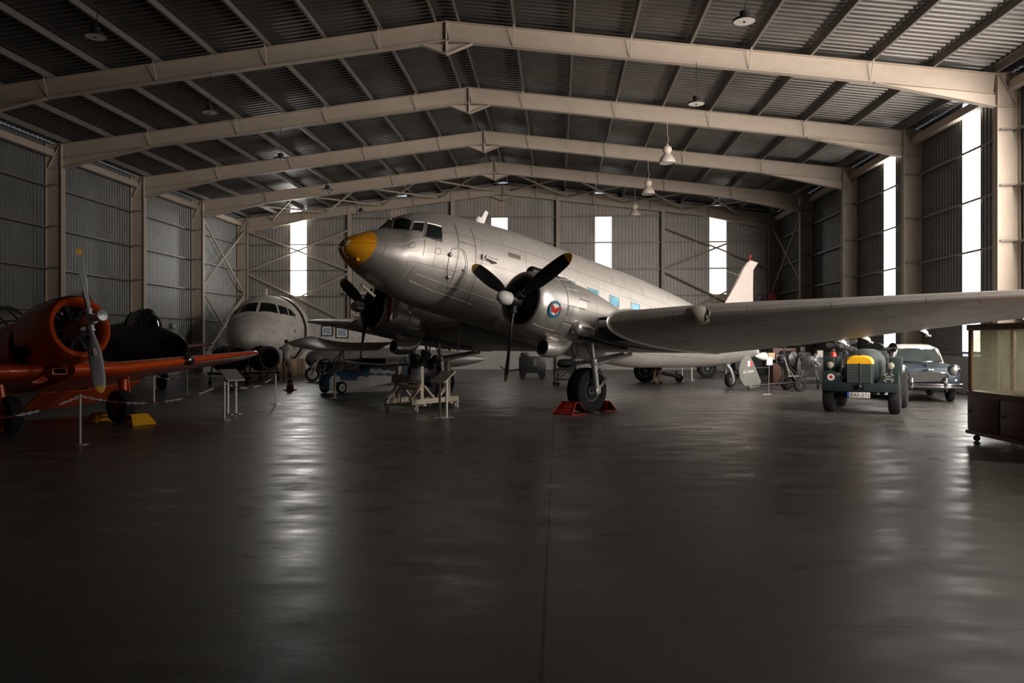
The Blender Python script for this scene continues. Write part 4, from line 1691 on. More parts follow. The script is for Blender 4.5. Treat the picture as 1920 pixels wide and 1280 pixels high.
tyre(m, (1.0, 0, -1.24), (0, 1, 0), .26, .18, 28)
m.build('nose_wheel', M['rubber'], jet)

# white airliner nose section ------------------------------------------------------
WH = heading(.05, -1)
ww_ = cam2w(-12.0, 35.2)
Wx = MX(((-1, 0, 0, 0), (0, 1, 0, 0), (0, 0, 1, 2.2), (0, 0, 0, 1)))
wn = thing('cockpit_section', 'white front end of a jetliner with cockpit windows, cut off behind the door', 'airplane', (ww_.x, ww_.y, 0), WH)
wt = pchip([0, .05, .2, .5, 1.0, 1.4, 1.9, 2.4, 3.0, 3.8, 6], [-.45, -.22, .02, .32, .66, .88, 1.35, 1.62, 1.78, 1.86, 1.88])
wbm = pchip([0, .05, .2, .5, 1.0, 1.8, 2.6, 3.8, 6], [-.45, -.66, -.86, -1.1, -1.34, -1.6, -1.75, -1.86, -1.88])
wwd = pchip([0, .05, .2, .5, 1.0, 1.8, 2.6, 3.8, 6], [.001, .24, .5, .84, 1.22, 1.58, 1.76, 1.86, 1.88])


def wfus(a, th, off=0):
    t, b = wt(a), wbm(a)
    return V((a, (wwd(a) + off) * math.cos(th), (t + b) / 2 + ((t - b) / 2 + off) * math.sin(th)))


m = MB(Wx)
aa = [.001, .02, .05, .1, .2, .35] + [.5 + .15 * i for i in range(25)]
m.loft([[wfus(a, 2 * PI * j / 56) for j in range(56)] for a in aa if a <= 3.3], cap=(False, False))
wbody = m.build('nose_shell', M['offwhite'], wn)
m = MB(Wx)
m.loft([[wfus(a, 2 * PI * j / 56) for j in range(56)] for a in (3.62, 4.0, 4.5)], cap=(False, True))
m.build('rear_hoop', M['offwhite'], wn)
m = MB(Wx)
m.loft([[wfus(a, 2 * PI * j / 48, -.07) for j in range(48)] for a in (3.2, 3.7)], cap=(False, False))
m.build('door_frame', M['brown'], wn)
for mir in (1, -1):
    for nm, c4 in (('windscreen', [(1.9, 1.535), (2.0, 1.12), (1.62, .92), (1.43, 1.52)]), ('quarter_window', [(2.03, 1.07), (2.28, .82), (1.95, .62), (1.66, .86)]),
                   ('side_window', [(2.32, .79), (2.62, .56), (2.45, .46), (2.0, .59)])):
        m = MB(Wx)
        g = []
        for i in range(7):
            u = i / 6
            row = []
            for j in range(7):
                w = j / 6
                a = (c4[0][0] * (1 - u) + c4[1][0] * u) * (1 - w) + (c4[3][0] * (1 - u) + c4[2][0] * u) * w
                t = (c4[0][1] * (1 - u) + c4[1][1] * u) * (1 - w) + (c4[3][1] * (1 - u) + c4[2][1] * u) * w
                p = wfus(a, t, .012)
                p.y *= mir
                row.append(p)
            g.append(row)
        m.sheet(g)
        m.build(nm, M['darkglass'], wbody)
m = MB(Wx)
m.prism([(3.0, -.02, 1.75), (3.25, -.02, 1.75), (3.1, -.02, 2.12), (3.0, -.02, 2.12)], (0, .04, 0))
m.build('blade_aerial', M['white'], wbody)
m = MB(Wx)
g = [[wfus(a, t, .01) for t in (.13, .03)] for a in (1.9, 2.1)]
m.sheet(g)
m.build('hatch_patch', M['signboard'], wbody)
m = MB(Wx)
m.tube([wfus(a, -.12, .003) for a in [1.4 + .2 * i for i in range(13)]], .01, 5)
m.build('skin_seam', M['alu_dull'], wbody)
m = MB()
m.box((-2.6, 0, .42), (.9, 3.0, .84), bev=.02)
m.box((-4.3, 0, .42), (.6, 3.2, .84), bev=.02)
cr = m.build('support_cradle', M['ply'], wn)
m = MB()
m.box((-2.6, 0, .98), (.9, 2.6, .28), bev=.02)
m.build('cradle_pad', M['darkcloth'], wn)


# engines on trolleys by the cockpit section -----------------------------------------
def tube_engine(name, label, loc, rz, r, L, zc, mt, wheels=True, group=None):
    t = thing(name, label, 'engine', loc, rz, group)
    m = MB()
    m.lathe((L * .5, 0, zc), (-1, 0, 0), [(.2, r * .8), (.02, r * .82), (.0, r * .9), (.04, r), (.3 * L, r), (.34 * L, r * .9), (.55 * L, r * .92), (.6 * L, r * 1.04), (.75 * L, r * 1.02), (.9 * L, r * .8), (L, r * .62)], 36, cap=(False, True))
    e = m.build('casing', mt, t)
    m = MB()
    for u in (.12, .32, .58, .78):
        m.lathe((L * .5 - u * L, 0, zc), (-1, 0, 0), [(-.02, r * .98), (-.02, r * 1.07), (.02, r * 1.07), (.02, r * .98), (-.02, r * .98)], 32, cap=(False, False))
    m.build('casing_flange', M['grey_iron'], e)
    m = MB()
    m.lathe((L * .5 - .22, 0, zc), (1, 0, 0), [(0, r * .8), (.02, r * .2), (.14, r * .02)], 24)
    m.build('intake_face', M['soot'], e)
    m = MB()
    for k in range(7):
        q = R(-60 + 50 * k)
        m.tube([(L * .3, r * 1.03 * math.cos(q), zc + r * 1.03 * math.sin(q)), (0, r * 1.08 * math.cos(q + .3), zc + r * 1.08 * math.sin(q + .3)), (-L * .3, r * 1.05 * math.cos(q), zc + r * 1.05 * math.sin(q))], .02, 6)
    m.build('pipework', M['iron'], e)
    zf = max(.2, zc - r - .12)
    m = MB()
    for s in (-1, 1):
        m.beam((-L * .5, s * r * .85, zf), (L * .5, s * r * .85, zf), .06, .08)
    for x in (-.38 * L, .38 * L):
        m.beam((x, -r * .85, zf), (x, r * .85, zf), .06, .06)
        m.tube([(x, r * .85, zf), (x, r * .7, zc - r * .4)], .03, 6)
        m.tube([(x, -r * .85, zf), (x, -r * .7, zc - r * .4)], .03, 6)
    st_ = m.build('trolley_frame', M['iron'], t)
    for x in (-.42 * L, .42 * L):
        for s in (-1, 1):
            m = MB()
            tyre(m, (x, s * r * .85, .09), (0, 1, 0), .09, .05, 18, .3)
            m.lathe((x, s * r * .85 - .03, .09), (0, 1, 0), [(0, .04), (.06, .04)], 10)
            m.tube([(x, s * r * .85, .09), (x, s * r * .85, zf)], .03, 6)
            m.build('caster', M['rubber'], t)
    return t


g1 = G(428, 722)
tube_engine('jet_engine', 'dark ribbed jet engine on a trolley under the tip of the orange wing', g1, heading(.8, -.6), .45, 1.5, 1.02, M['iron'])
g2 = G(494, 712)
tube_engine('jet_engine', 'grey jet engine with a bulging casing below the white cockpit section', g2, heading(.75, -.66), .52, 1.1, .95, M['grey_iron'])

# barrier posts and their red-and-white chain ----------------------------------------
posts = [(150, 833, 'silver barrier post closest to the camera, in front of the orange propeller'),
         (421, 787, 'silver barrier post beside the left sloping information board'),
         (517, 758, 'silver barrier post behind the left information board, near the cone'),
         (289, 755, 'thin barrier post under the middle of the orange wing'),
         (351, 739, 'farthest thin barrier post under the orange wing'),
         (-90, 905, 'barrier post just outside the left edge')]
PT_ = []
proto = None
for u, v, lb in posts[:5]:
    g_ = G(u, v)
    PT_.append(g_)
    if proto is None:
        proto = thing('barrier_post', lb, 'barrier post', g_, 0, 'barrier posts of the chain fence')
        m = MB()
        m.tube([(0, 0, .01), (0, 0, .79)], .02, 12)
        m.ball((0, 0, .79), .025, 12, 8)
        m.build('pole', M['white'], proto)
        m = MB()
        m.lathe((0, 0, 0), (0, 0, 1), [(0, .15), (.008, .15), (.02, .05), (.03, .03)], 24)
        m.build('base_plate', M['steel'], proto)
        m = MB()
        m.tube([V((.03 * math.cos(q), 0, .775 + .018 * math.sin(q))) for q in [2 * PI * i / 10 for i in range(11)]], .005, 5)
        m.build('chain_hook', M['steel'], proto)
    else:
        copy_tree(proto, g_, 0, lb)


def chain(label, p, q, sag, group='red and white chains between the barrier posts'):
    """short runs of white and of red links, hanging between two posts"""
    p, q = V(p), V(q)
    e_ = (q - p).normalized() * .045
    p, q = p + e_, q - e_
    t = thing('barrier_chain', label, 'chain', (p.x, p.y, 0), 0, group)
    L = (q - p).length
    n = max(8, int(L / .085))
    pts = [p.lerp(q, i / n) - V((0, 0, sag * 4 * (i / n) * (1 - i / n))) for i in range(n + 1)]
    runs = {0: MB(MX.Translation((-p.x, -p.y, 0))), 1: MB(MX.Translation((-p.x, -p.y, 0)))}
    for i in range(n):
        a, b = pts[i], pts[i + 1]
        mid, dd = (a + b) / 2, (b - a)
        l = dd.length * .62
        d_ = dd.normalized()
        s_ = d_.cross(V((0, 0, 1))).normalized() if i % 2 else V((0, 0, 1)) - d_ * d_.z
        ring = [mid + d_ * l * math.cos(2 * PI * k / 8) + s_ * .015 * math.sin(2 * PI * k / 8) for k in range(9)]
        runs[(i // 6) % 2].tube(ring, .0055, 5, cap=False)
    runs[0].build('white_links', M['white'], t)['kind'] = 'stuff'
    runs[1].build('red_links', M['darkred'], t)['kind'] = 'stuff'
    return t


top = lambda g: V((g.x, g.y, .775))
A0, A1, A2, A3, A4 = [top(g) for g in PT_]
chain('chain running from the closest barrier post out of the left edge of the view', A0, top(G(-160, 905)), .16)
chain('chain sagging below the orange propeller from the closest post to the left board', A0, A1, .24)
chain('chain from the post at the left board to the post near the cone', A1, A2, .2)
chain('chain between the two thin posts under the orange wing', A3, A4, .2)
chain('chain from the farthest thin post to the post near the cone', A4, A2, .25)


# information boards --------------------------------------------------------------------
def lectern(label, loc, rz, legs=2, h=.88, bw=.42, bd=.46, gap=.2, mt=None):
    t = thing('information_board', label, 'information board', loc, rz, 'sloping information boards on white legs')
    for x in ((-gap / 2, gap / 2) if legs == 2 else (0,)):
        m = MB()
        m.tube([(x, 0, .01), (x, 0, h - .02)], .028, 14)
        m.build('leg', M['white'], t)
        m = MB()
        m.box((x, 0, .008), (.07, .42, .016), bev=.004)
        m.build('foot', M['steel'], t)
    rot = MX.Rotation(R(32), 3, 'X')
    m = MB()
    m.box((0, 0, h + .02), (bw, bd, .018), rot, bev=.003)
    b = m.build('board', M['white'], t)
    m = MB()
    m.box(V((0, 0, h + .02)) + rot @ V((0, 0, .0115)), (bw - .02, bd - .02, .004), rot)
    m.build('printed_panel', mt or M['signboard'], b)
    return t


lectern('sloping brown information board on two white legs in front of the wooden engine stand', G(831, 783), R(-37) + YAW)
lectern('sloping pale information board on two white legs at the end of the orange wing', G(435, 776), R(50) + YAW, mt=M['alu_dull'])
lectern('sloping board on a single white leg in front of the blue and white homebuilt', G(628, 746), R(-40) + YAW, legs=1, h=.82)
lectern('small distant information board on two white legs behind the man in the white shirt', G(567, 698), R(10) + YAW, h=1.0)
lectern('information board on white legs below the tail of the airliner, its top hidden', G(1288, 713), YAW, gap=.42, bw=.6)

# traffic cone -----------------------------------------------------------------------------
cn = thing('traffic_cone', 'red and white traffic cone standing on the floor by the silver post', 'traffic cone', G(544, 732))
m = MB()
m.box((0, 0, .02), (.36, .36, .04), bev=.01)
m.build('base', M['conered'], cn)
m = MB()
zs = [.04, .16, .27, .36, .46, .55, .68]
for i in range(6):
    m.mi = i % 2
    z0, z1 = zs[i], zs[i + 1]
    m.lathe((0, 0, 0), (0, 0, 1), [(z0, .14 - .16 * z0), (z1, .14 - .16 * z1)], 24, cap=(i == 0, i == 5))
m.build('cone_body', [M['conered'], M['white']], cn)


# people -----------------------------------------------------------------------------------
def skin_mesh(name, chains, mt, parent, sub=2):
    """chains: list of [(point, radius), ...]; first point of later chains snaps to an existing joint"""
    me = bpy.data.meshes.new(name)
    verts, rad, edges = [], [], []

    def vid(p, r):
        for i, q in enumerate(verts):
            if (V(q) - V(p)).length < 1e-4:
                return i
        verts.append(tuple(p))
        rad.append(r)
        return len(verts) - 1
    for ch in chains:
        ids = [vid(p, r) for p, r in ch]
        edges += list(zip(ids, ids[1:]))
    me.from_pydata(verts, edges, [])
    o = bpy.data.objects.new(name, me)
    C.objects.link(o)
    md = o.modifiers.new('skin', 'SKIN')
    md.use_smooth_shade = True
    for i, sv in enumerate(me.skin_vertices[0].data):
        r = rad[i]
        sv.radius = r if isinstance(r, tuple) else (r, r)
        sv.use_root = (i == 0)
    sd = o.modifiers.new('sub', 'SUBSURF')
    sd.levels = sub
    sd.render_levels = sub
    dg = bpy.context.evaluated_depsgraph_get()
    nm = bpy.data.meshes.new_from_object(o.evaluated_get(dg))
    bpy.data.objects.remove(o)
    nm.materials.clear()
    nm.materials.append(mt)
    for p in nm.polygons:
        p.use_smooth = True
    r = bpy.data.objects.new(name, nm)
    C.objects.link(r)
    r.parent = parent
    return r


def person(label, loc, rz, arms, shirt, shorts, hair=True, longleg=False, shoes=None, k=1.0):
    """stands facing local -y... arms: {side: [elbow, wrist]}"""
    t = thing('person', label, 'person', loc, rz)
    S_ = lambda *p: V(p) * k
    body = [[(S_(0, 0, .95), (.15, .11)), (S_(0, .01, 1.08), (.13, .1)), (S_(0, 0, 1.25), (.15, .11)), (S_(0, .01, 1.4), (.13, .1)), (S_(0, .01, 1.49), (.06, .06)), (S_(0, -.01, 1.56), (.065, .075)), (S_(0, -.02, 1.66), (.078, .095)), (S_(0, -.01, 1.74), (.05, .06))],
            [(S_(0, -.02, 1.66), .08), (S_(0, -.115, 1.63), .015)]]
    for s in (-1, 1):
        body.append([(S_(0, 0, .95), .15), (S_(.095 * s, 0, .88), (.095, .1)), (S_(.105 * s, -.01, .7), .085), (S_(.11 * s, -.01, .5), .06), (S_(.115 * s, .02, .33), .058), (S_(.12 * s, .01, .1), .038), (S_(.125 * s, .0, .05), .042), (S_(.135 * s, -.14, .03), (.04, .028))])
        e, w = arms[s]
        e, w = V(e) * k, V(w) * k
        sh = S_(.19 * s, .01, 1.42)
        d = (w - e).normalized()
        sd = d.cross(V((0, 0, 1)))
        sd = sd.normalized() if sd.length > .05 else V((1, 0, 0))
        body.append([(S_(0, .01, 1.4), .12), (sh, .062), (sh.lerp(e, .5), .05), (e, .042), (e.lerp(w, .4), .043), (w, .027), (w + d * .06, (.04, .018)), (w + d * .1, (.036, .016))])
        for j, (off, ln) in enumerate(((-.03, .07), (-.01, .085), (.01, .08), (.03, .065))):
            body.append([(w + d * .1, .03), (w + d * .12 + sd * off, .009), (w + d * (.12 + ln) + sd * off * 1.15 + V((0, 0, -.01)), .007)])
        body.append([(w + d * .06, .03), (w + d * .08 + sd * .045, .011), (w + d * .12 + sd * .06, .009)])
    b = skin_mesh('body', body, M['skin'], t)
    sh_ = [[(S_(0, 0, .87), (.2, .155)), (S_(0, 0, .96), (.198, .152)), (S_(0, .01, 1.1), (.168, .13)), (S_(0, 0, 1.25), (.168, .125)), (S_(0, .01, 1.4), (.145, .112)), (S_(0, .012, 1.47), (.075, .07))]]
    for s in (-1, 1):
        e = V(arms[s][0]) * k
        sh = S_(.19 * s, .01, 1.42)
        sh_.append([(S_(0, .01, 1.4), .13), (sh, .08), (sh.lerp(e, .6), .07)])
    skin_mesh('shirt', sh_, shirt, t)
    st = [[(S_(0, 0, .98), (.18, .14)), (S_(0, 0, .92), (.18, .14))]]
    for s in (-1, 1):
        lg = [(S_(0, 0, .92), (.18, .14)), (S_(.095 * s, 0, .84), (.122, .124)), (S_(.107 * s, -.01, .68), .11), (S_(.11 * s, -.01, .5), .1)]
        if longleg:
            lg += [(S_(.115 * s, .02, .33), .085), (S_(.12 * s, .01, .09), .07)]
        st.append(lg)
    skin_mesh('trousers' if longleg else 'shorts', st, shorts, t)
    m = MB()
    m.ball(S_(0, .01, 1.7), (.088 * k, .105 * k, .085 * k), 16, 10)
    m.build('hair', M['hair'], t)
    for s in (-1, 1):
        m = MB()
        m.ball(S_(.085 * s, -.01, 1.64), (.012, .02, .03), 8, 6)
        m.build('ear', M['skin'], t)
        m = MB()
        m.ball(S_(.03 * s, -.105, 1.665), (.012, .008, .008), 8, 6)
        m.build('eye', M['black'], t)
        if shoes:
            m = MB()
            m.ball(S_(.13 * s, -.06, .045), (.052, .15, .045), 14, 8)
            m.build('shoe', shoes, t)
    m = MB()
    m.ball(S_(0, -.098, 1.595), (.024, .008, .006), 8, 6)
    m.build('mouth', M['brown'], t)
    return t


person('person seen from behind in white t-shirt and beige shorts, both arms raised taking a picture', G(537, 711), R(178) + YAW,
       {-1: ((-.36, -.14, 1.36), (-.12, -.3, 1.58)), 1: ((.36, -.14, 1.36), (.12, -.3, 1.58))}, M['tee'], M['shorts'], shoes=M['hair'])
person('dark-haired person in dark clothes, only the head showing behind the homebuilt wing', cam2w((595 - 960) / 1450 * 38, 38), R(150) + YAW,
       {-1: ((-.27, .02, 1.15), (-.28, -.08, .9)), 1: ((.27, .02, 1.15), (.28, -.08, .9))}, M['darkcloth'], M['darkcloth'], longleg=True, shoes=M['black'])
person('person in shorts and dark shoes whose bare legs show under the airliner tail', G(1232, 719), R(10) + YAW,
       {-1: ((-.27, .02, 1.15), (-.26, -.1, .9)), 1: ((.27, .02, 1.15), (.26, -.1, .9))}, M['darkcloth'], M['darkcloth'], shoes=M['black'])
# ---------------------------------------------------------------- middle ground
# blue and white flying-flea homebuilt ------------------------------------------------
FH = heading(-.62, -.78)
fw0 = (G(604, 737.5) + G(645, 737)) / 2
fl_ = thing('homebuilt_airplane', 'small blue and white homebuilt airplane with cloud pattern and spoked disc wheels', 'airplane', fw0, FH)
FX = MX(((-1, 0, 0, 0), (0, 1, 0, 0), (0, 0, 1, 0), (0, 0, 0, 1)))       # x aft
m = MB(FX)
fs = [(-.5, .04, .38, .27), (-.45, .14, .48, .2), (-.32, .23, .6, .15), (-.12, .28, .7, .12), (.1, .3, .74, .12), (.4, .3, .72, .12), (.8, .3, .66, .13), (1.05, .3, .7, .14), (1.25, .29, .92, .16), (1.5, .26, .92, .18), (2.2, .16, .74, .24), (2.95, .03, .62, .32)]
rings = []
for a, w, t, b in fs:
    rings.append([(a, w, b), (a, w, (b + t) / 2), (a, w * .97, t - .03), (a, w * .85, t), (a, -w * .85, t), (a, -w * .97, t - .03), (a, -w, (b + t) / 2), (a, -w, b)])
R_ = [m.vs(r) for r in rings]
for i in range(len(R_) - 1):
    for j in range(8):
        m.mi = 1 if (j == 7 or (j in (0, 1, 5, 6) and i >= 2 and not (j in (1, 5)))) else 0
        m.face([R_[i][j], R_[i][(j + 1) % 8], R_[i + 1][(j + 1) % 8], R_[i + 1][j]])
m.mi = 0
m.face(list(reversed(R_[0])))
m.face(R_[-1])
fbody = m.build('fuselage', [M['fleablue'], M['white']], fl_, sharp=50)


def fside(a, z):
    """point on the left fuselage side"""
    for (a0, w0, t0, b0), (a1, w1, t1, b1) in zip(fs, fs[1:]):
        if a0 <= a <= a1:
            u = (a - a0) / (a1 - a0)
            return V((a, w0 + (w1 - w0) * u + .012, z))
    return V((a, fs[-1][1] + .012, z))


for s in (1, -1):
    # scalloped white cloud bands
    for k, (a0, a1, z0, z1, d0, d1) in enumerate(((1.28, 2.9, .80, .60, .62, .56), (.75, 2.9, .52, .5, .36, .4))):
        m = MB(FX)
        n = 40
        up_, lo_ = [], []
        for i in range(n + 1):
            u = i / n
            a = a0 + (a1 - a0) * u
            cap_ = math.sqrt(max(0, 1 - (1 - min(1, u / .09)) ** 2)) if k != 1 else 1
            wv = .025 * math.sin(u * 24)
            zu, zl = z0 + (z1 - z0) * u, d0 + (d1 - d0) * u
            mid = (zu + zl) / 2
            pu, plo = mid + (zu - mid + wv) * cap_, mid + (zl - mid + wv * (k == 0)) * cap_
            p1_, p2_ = fside(a, pu), fside(a, plo)
            p1_.y *= s
            p2_.y *= s
            up_.append(p1_)
            lo_.append(p2_)
        m.sheet([up_, lo_])
        m.build('cloud_band', M['white'], fbody)
    m = MB(FX)
    g = []
    for r in (.001, .1, .19):
        row = []
        for j in range(25):
            p = fside(-.14 + r * math.cos(2 * PI * j / 24), .42 + r * math.sin(2 * PI * j / 24))
            p.y *= s
            row.append(p)
        g.append(row)
    m.sheet(g)
    m.build('nose_disc', M['white'], fbody)
    m = MB(FX)
    wc = V((0, .42 * s, .2))
    tyre(m, wc, (0, 1, 0), .2, .09, 32, .6)
    wh = m.build('wheel', M['rubber'], fl_)
    m = MB(FX)
    m.lathe(wc - V((0, .05, 0)), (0, 1, 0), [(0, .11), (.0, .125), (.1, .125), (.1, .11)], 24)
    m.build('wheel_disc', M['white'], wh)
    m = MB(FX)
    m.lathe(wc + V((0, -.06, 0)), (0, 1, 0), [(0, .03), (.12, .03)], 12)
    m.build('axle_cap', M['black'], wh)
m = MB(FX)
m.tube([(0, -.42, .2), (0, .42, .2)], .02, 8)
m.build('axle', M['iron'], fl_)
m = MB(FX)
m.box((.55, 0, .7), (.85, .5, .12), bev=.03)
m.build('cockpit_opening', M['black'], fbody)
m = MB(FX)
m.sheet([[(.02, -.22, .74), (.02, .22, .74)], [(.2, -.2, 1.0), (.2, .2, 1.0)]], th=(.006, 0, 0))
m.build('windscreen', M['glass'], fbody)
m = MB(FX)
for s in (1, -1):
    m.tube([(.25, .3 * s, .7), (.38, .04 * s, 1.36)], .016, 6)
    m.tube([(-.1, .28 * s, .7), (.38, .04 * s, 1.36)], .016, 6)
m.tube([(.38, .04, 1.36), (.38, -.04, 1.36)], .02, 6)
m.build('wing_pylon', M['iron'], fl_)
# front wing: upswept tips, nose-down tilt, scalloped edge
m = MB(FX)
g = []
for i in range(41):
    b = -2.15 + 4.6 * i / 40
    up_ = .02 + .13 * (abs(b) / 2.3) ** 2.2 * 2.0 * (.12 if b > 0 else 1)
    ch = 1.2 * math.sqrt(max(.1, 1 - (abs(b) / 2.65) ** 6))
    sc = .02 * abs(math.sin(b * 7))
    row = []
    for x, z in foil(24, .05, .03):
        a = -.25 + x * (ch - sc)
        row.append(V((a, b, 1.36 + up_ + z * ch + .27 * x)))
    g.append(row)
m.loft(g)
m.build('front_wing', M['wingfabric'], fl_)
m = MB(FX)
g = []
for i in range(25):
    b = -1.9 + 3.8 * i / 24
    g.append([V((1.45 + x * 1.0, b, .8 + .1 * (abs(b) / 1.9) ** 2 + z + .06 * x)) for x, z in foil(20, .1, .05)])
m.loft(g)
rw = m.build('rear_wing', M['white'], fl_)
m = MB(FX)
for s in (1, -1):
    m.tube([(1.6, .24 * s, .85), (1.6, .24 * s, .9), (2.2, .12 * s, .86), (2.2, .12 * s, .7)], .02, 6)
m.tube([(1.6, .24, .86), (1.6, -.24, .86)], .018, 6)
m.build('wing_strut', M['iron'], rw)
m = MB(FX)
m.prism([(2.8, -.02, .25), (3.4, -.02, .3), (3.5, -.02, .9), (3.2, -.02, 1.15), (2.95, -.02, 1.0)], (0, .04, 0))
m.build('rudder', M['fleablue'], fl_)
m = MB(FX)
tyre(m, (2.95, 0, .08), (0, 1, 0), .08, .05, 16, .3)
m.tube([(2.95, 0, .08), (2.9, 0, .36)], .02, 6)
m.build('tail_wheel', M['rubber'], fl_)
m = MB(FX)
m.box((-.15, 0, .76), (.22, .2, .12), bev=.03)
for s in (1, -1):
    m.tube([(-.15, 0, .74), (-.15, .14 * s, .9)], .045, 10)
m.build('engine', M['iron'], fl_)
# name board of the homebuilt
nb = thing('name_board', 'white board lettered with the French name of the homebuilt, behind the wooden stand', 'sign', P(748, 690, 29.3) * V((1, 1, 0)), YAW)
m = MB()
m.box((0, 0, .97), (1.0, .03, .3))
bo_ = m.build('board', M['offwhite'], nb)
text_into('lettering', 'LE POU DU CIEL', .105, M['black'], bo_, (0, -.018, .98), frame3((1, 0, 0), (0, 0, 1), (0, -1, 0)), .003)
m = MB()
for x in (-.36, .36):
    m.tube([(x, .03, .02), (x, .03, 1.0)], .018, 8)
m.tube([(-.36, .03, .45), (.36, .03, .45)], .015, 6)
m.build('stand', M['iron'], nb)

# silver slim aircraft body lying behind ------------------------------------------------
sd = 34.0
sp0, sp1 = P(573, 673, sd), P(913, 674, sd)
sv = sp1 - sp0
sl = thing('slim_jet', 'slim silver aircraft body with round nose at left and pointed tail cone, behind the homebuilt', 'airplane', (sp0.x, sp0.y, 0), math.atan2(sv.y, sv.x))
L_ = math.hypot(sv.x, sv.y)
zc = sp0.z
m = MB()
rs = [(0, .01), (.03, .14), (.1, .25), (.25, .36), (.5, .43), (1.0, .48), (2.2, .52), (4.2, .5), (5.6, .42), (6.8, .32), (7.5, .18), (L_, .01)]
m.lathe((0, 0, zc), (1, 0, 0), rs, 36)
sb = m.build('body', M['alu_dull'], sl)
m = MB()
m.prism([(3.9, -.04, zc + .42), (5.9, -.04, zc + .38), (5.75, -.04, zc + .62), (5.4, -.04, zc + .78), (4.95, -.04, zc + .8), (4.5, -.04, zc + .68)], (0, .08, 0))
m.build('dorsal_fairing', M['white'], sl)
m = MB()
m.loft([[V((2.4 + x * 1.6 + abs(b) * .3, b, zc + .1 + z)) for x, z in foil(20, .1)] for b in (-1.6, -.8, 0, .8, 1.6)])
m.build('wing_stub', M['alu_dull'], sl)
for x in (1.2, 5.2):
    m = MB()
    m.beam((x, -.4, .3), (x, .4, .3), .1, .08)
    for s in (-1, 1):
        m.tube([(x, .35 * s, .3), (x, .5 * s, .02)], .04, 8)
        m.tube([(x, .3 * s, .3), (x, .2 * s, zc - .4)], .04, 8)
    m.build('trestle', M['iron'], sl)
m = MB()
m.box((2.9, -.6, zc - .1), (2.0, .06, .22))
m.build('side_panel', M['black'], sb)

# motorcycle ---------------------------------------------------------------------------------
mc = thing('motorcycle', 'dark motorcycle with white forks and white front wheel beside the homebuilt', 'motorcycle', G(612, 714.5), heading(-.85, -.5))
for x, nm in ((.62, 'front_wheel'), (-.62, 'rear_wheel')):
    m = MB()
    tyre(m, (x, 0, .3), (0, 1, 0), .3, .11, 28, .72)
    wh = m.build(nm, M['rubber'], mc)
    m = MB()
    m.lathe((x, -.06, .3), (0, 1, 0), [(0, .12), (.01, .205), (.11, .205), (.12, .12)], 24)
    m.build('wheel_disc', M['offwhite'], wh)
m = MB()
for s in (-1, 1):
    m.tube([(.62, .09 * s, .3), (.42, .1 * s, .85), (.38, .1 * s, .95)], .035, 10)
    m.tube([(.68, .09 * s, .55), (.5, .1 * s, .8)], .05, 8)
m.sheet([[V((.62 + .34 * math.cos(R(q)), y, .3 + .34 * math.sin(R(q)))) for y in (-.07, .07)] for q in range(20, 171, 15)], th=(0, 0, .006))
m.build('front_fork', M['offwhite'], mc)
m = MB()
m.tube([(.38, 0, .9), (.1, 0, .78), (-.35, 0, .72), (-.6, 0, .5), (-.62, 0, .3)], .045, 8)
m.tube([(.38, 0, .85), (.2, 0, .3), (-.3, 0, .28), (-.62, 0, .3)], .035, 8)
m.build('frame', M['iron'], mc)
m = MB()
m.ball((.1, 0, .84), (.3, .15, .13), 16, 10)
m.build('fuel_tank', M['black'], mc)
m = MB()
m.box((-.35, 0, .84), (.5, .24, .1), bev=.03)
m.build('saddle', M['black'], mc)
m = MB()
m.box((0, 0, .42), (.35, .3, .25), bev=.04)
m.lathe((.05, 0, .5), (.1, 0, 1), [(0, .09), (.05, .1), (.1, .09), (.15, .1), (.2, .09), (.22, .03)], 14)
m.build('engine', M['grey_iron'], mc)
m = MB()
m.tube([(.25, -.36, 1.02), (.36, -.15, 1.04), (.38, 0, .97), (.36, .15, 1.04), (.25, .36, 1.02)], .017, 8)
m.build('handlebar', M['chrome'], mc)
m = MB()
m.lathe((.42, 0, .88), (1, 0, 0), [(0, .05), (.08, .09), (.1, .085), (.11, .01)], 18)
m.build('headlamp', M['chrome'], mc)

# wooden engine stand and the black engine on it ------------------------------------------------
wa, wb_, wc_ = G(730, 771), G(777, 774), G(867, 766)
ex = (wb_ - wa).normalized()
ey = V((-ex.y, ex.x, 0))
WL = (wc_ - wb_).length
SX = (wb_ - wa).length
st_ = thing('engine_stand', 'cream painted timber engine stand on white casters below the airliner', 'engine stand', (wa.x, wa.y, 0), math.atan2(ex.y, ex.x))


def plank(nm, p, q, w, h, up=(0, 0, 1)):
    m = MB()
    m.beam(p, q, w, h, up, bev=.004)
    return m.build(nm, M['cream'], st_)


zb_ = .15
for x in (.0, SX):
    plank('base_beam', (x, -.12, zb_ + .1), (x, WL + .12, zb_ + .1), .07, .12)
for y in (-.02, .28, WL - .25, WL):
    plank('cross_beam', (-.12, y, zb_ + .015), (SX + .1, y, zb_ + .015), .1, .045)
for x, ys in ((.04, (.28, WL - .25)), (SX - .04, (.28, WL - .25))):
    for y in ys:
        hgt = 1.08 if (y < 1 or x > .3) else 1.0
        if y > 1 and x > .3:
            hgt = 1.2
        plank('post', (x, y, zb_ + .05), (x, y, hgt), .11, .1, (1, 0, 0))
        for dy in (-.42, .42):
            if -.15 < y + dy < WL + .15:
                plank('brace', (x + .03, y + dy, zb_ + .16), (x + .03, y + dy * .12, .62), .045, .1, (1, 0, 0))
plank('cradle_beam', (-.1, .22, .78), (SX + .05, .22, .78), .06, .2)
plank('cradle_beam', (0, .22, .58), (SX, .22, .58), .05, .13)
plank('cradle_beam', (0, WL - .25, .7), (SX, WL - .25, .7), .06, .14)
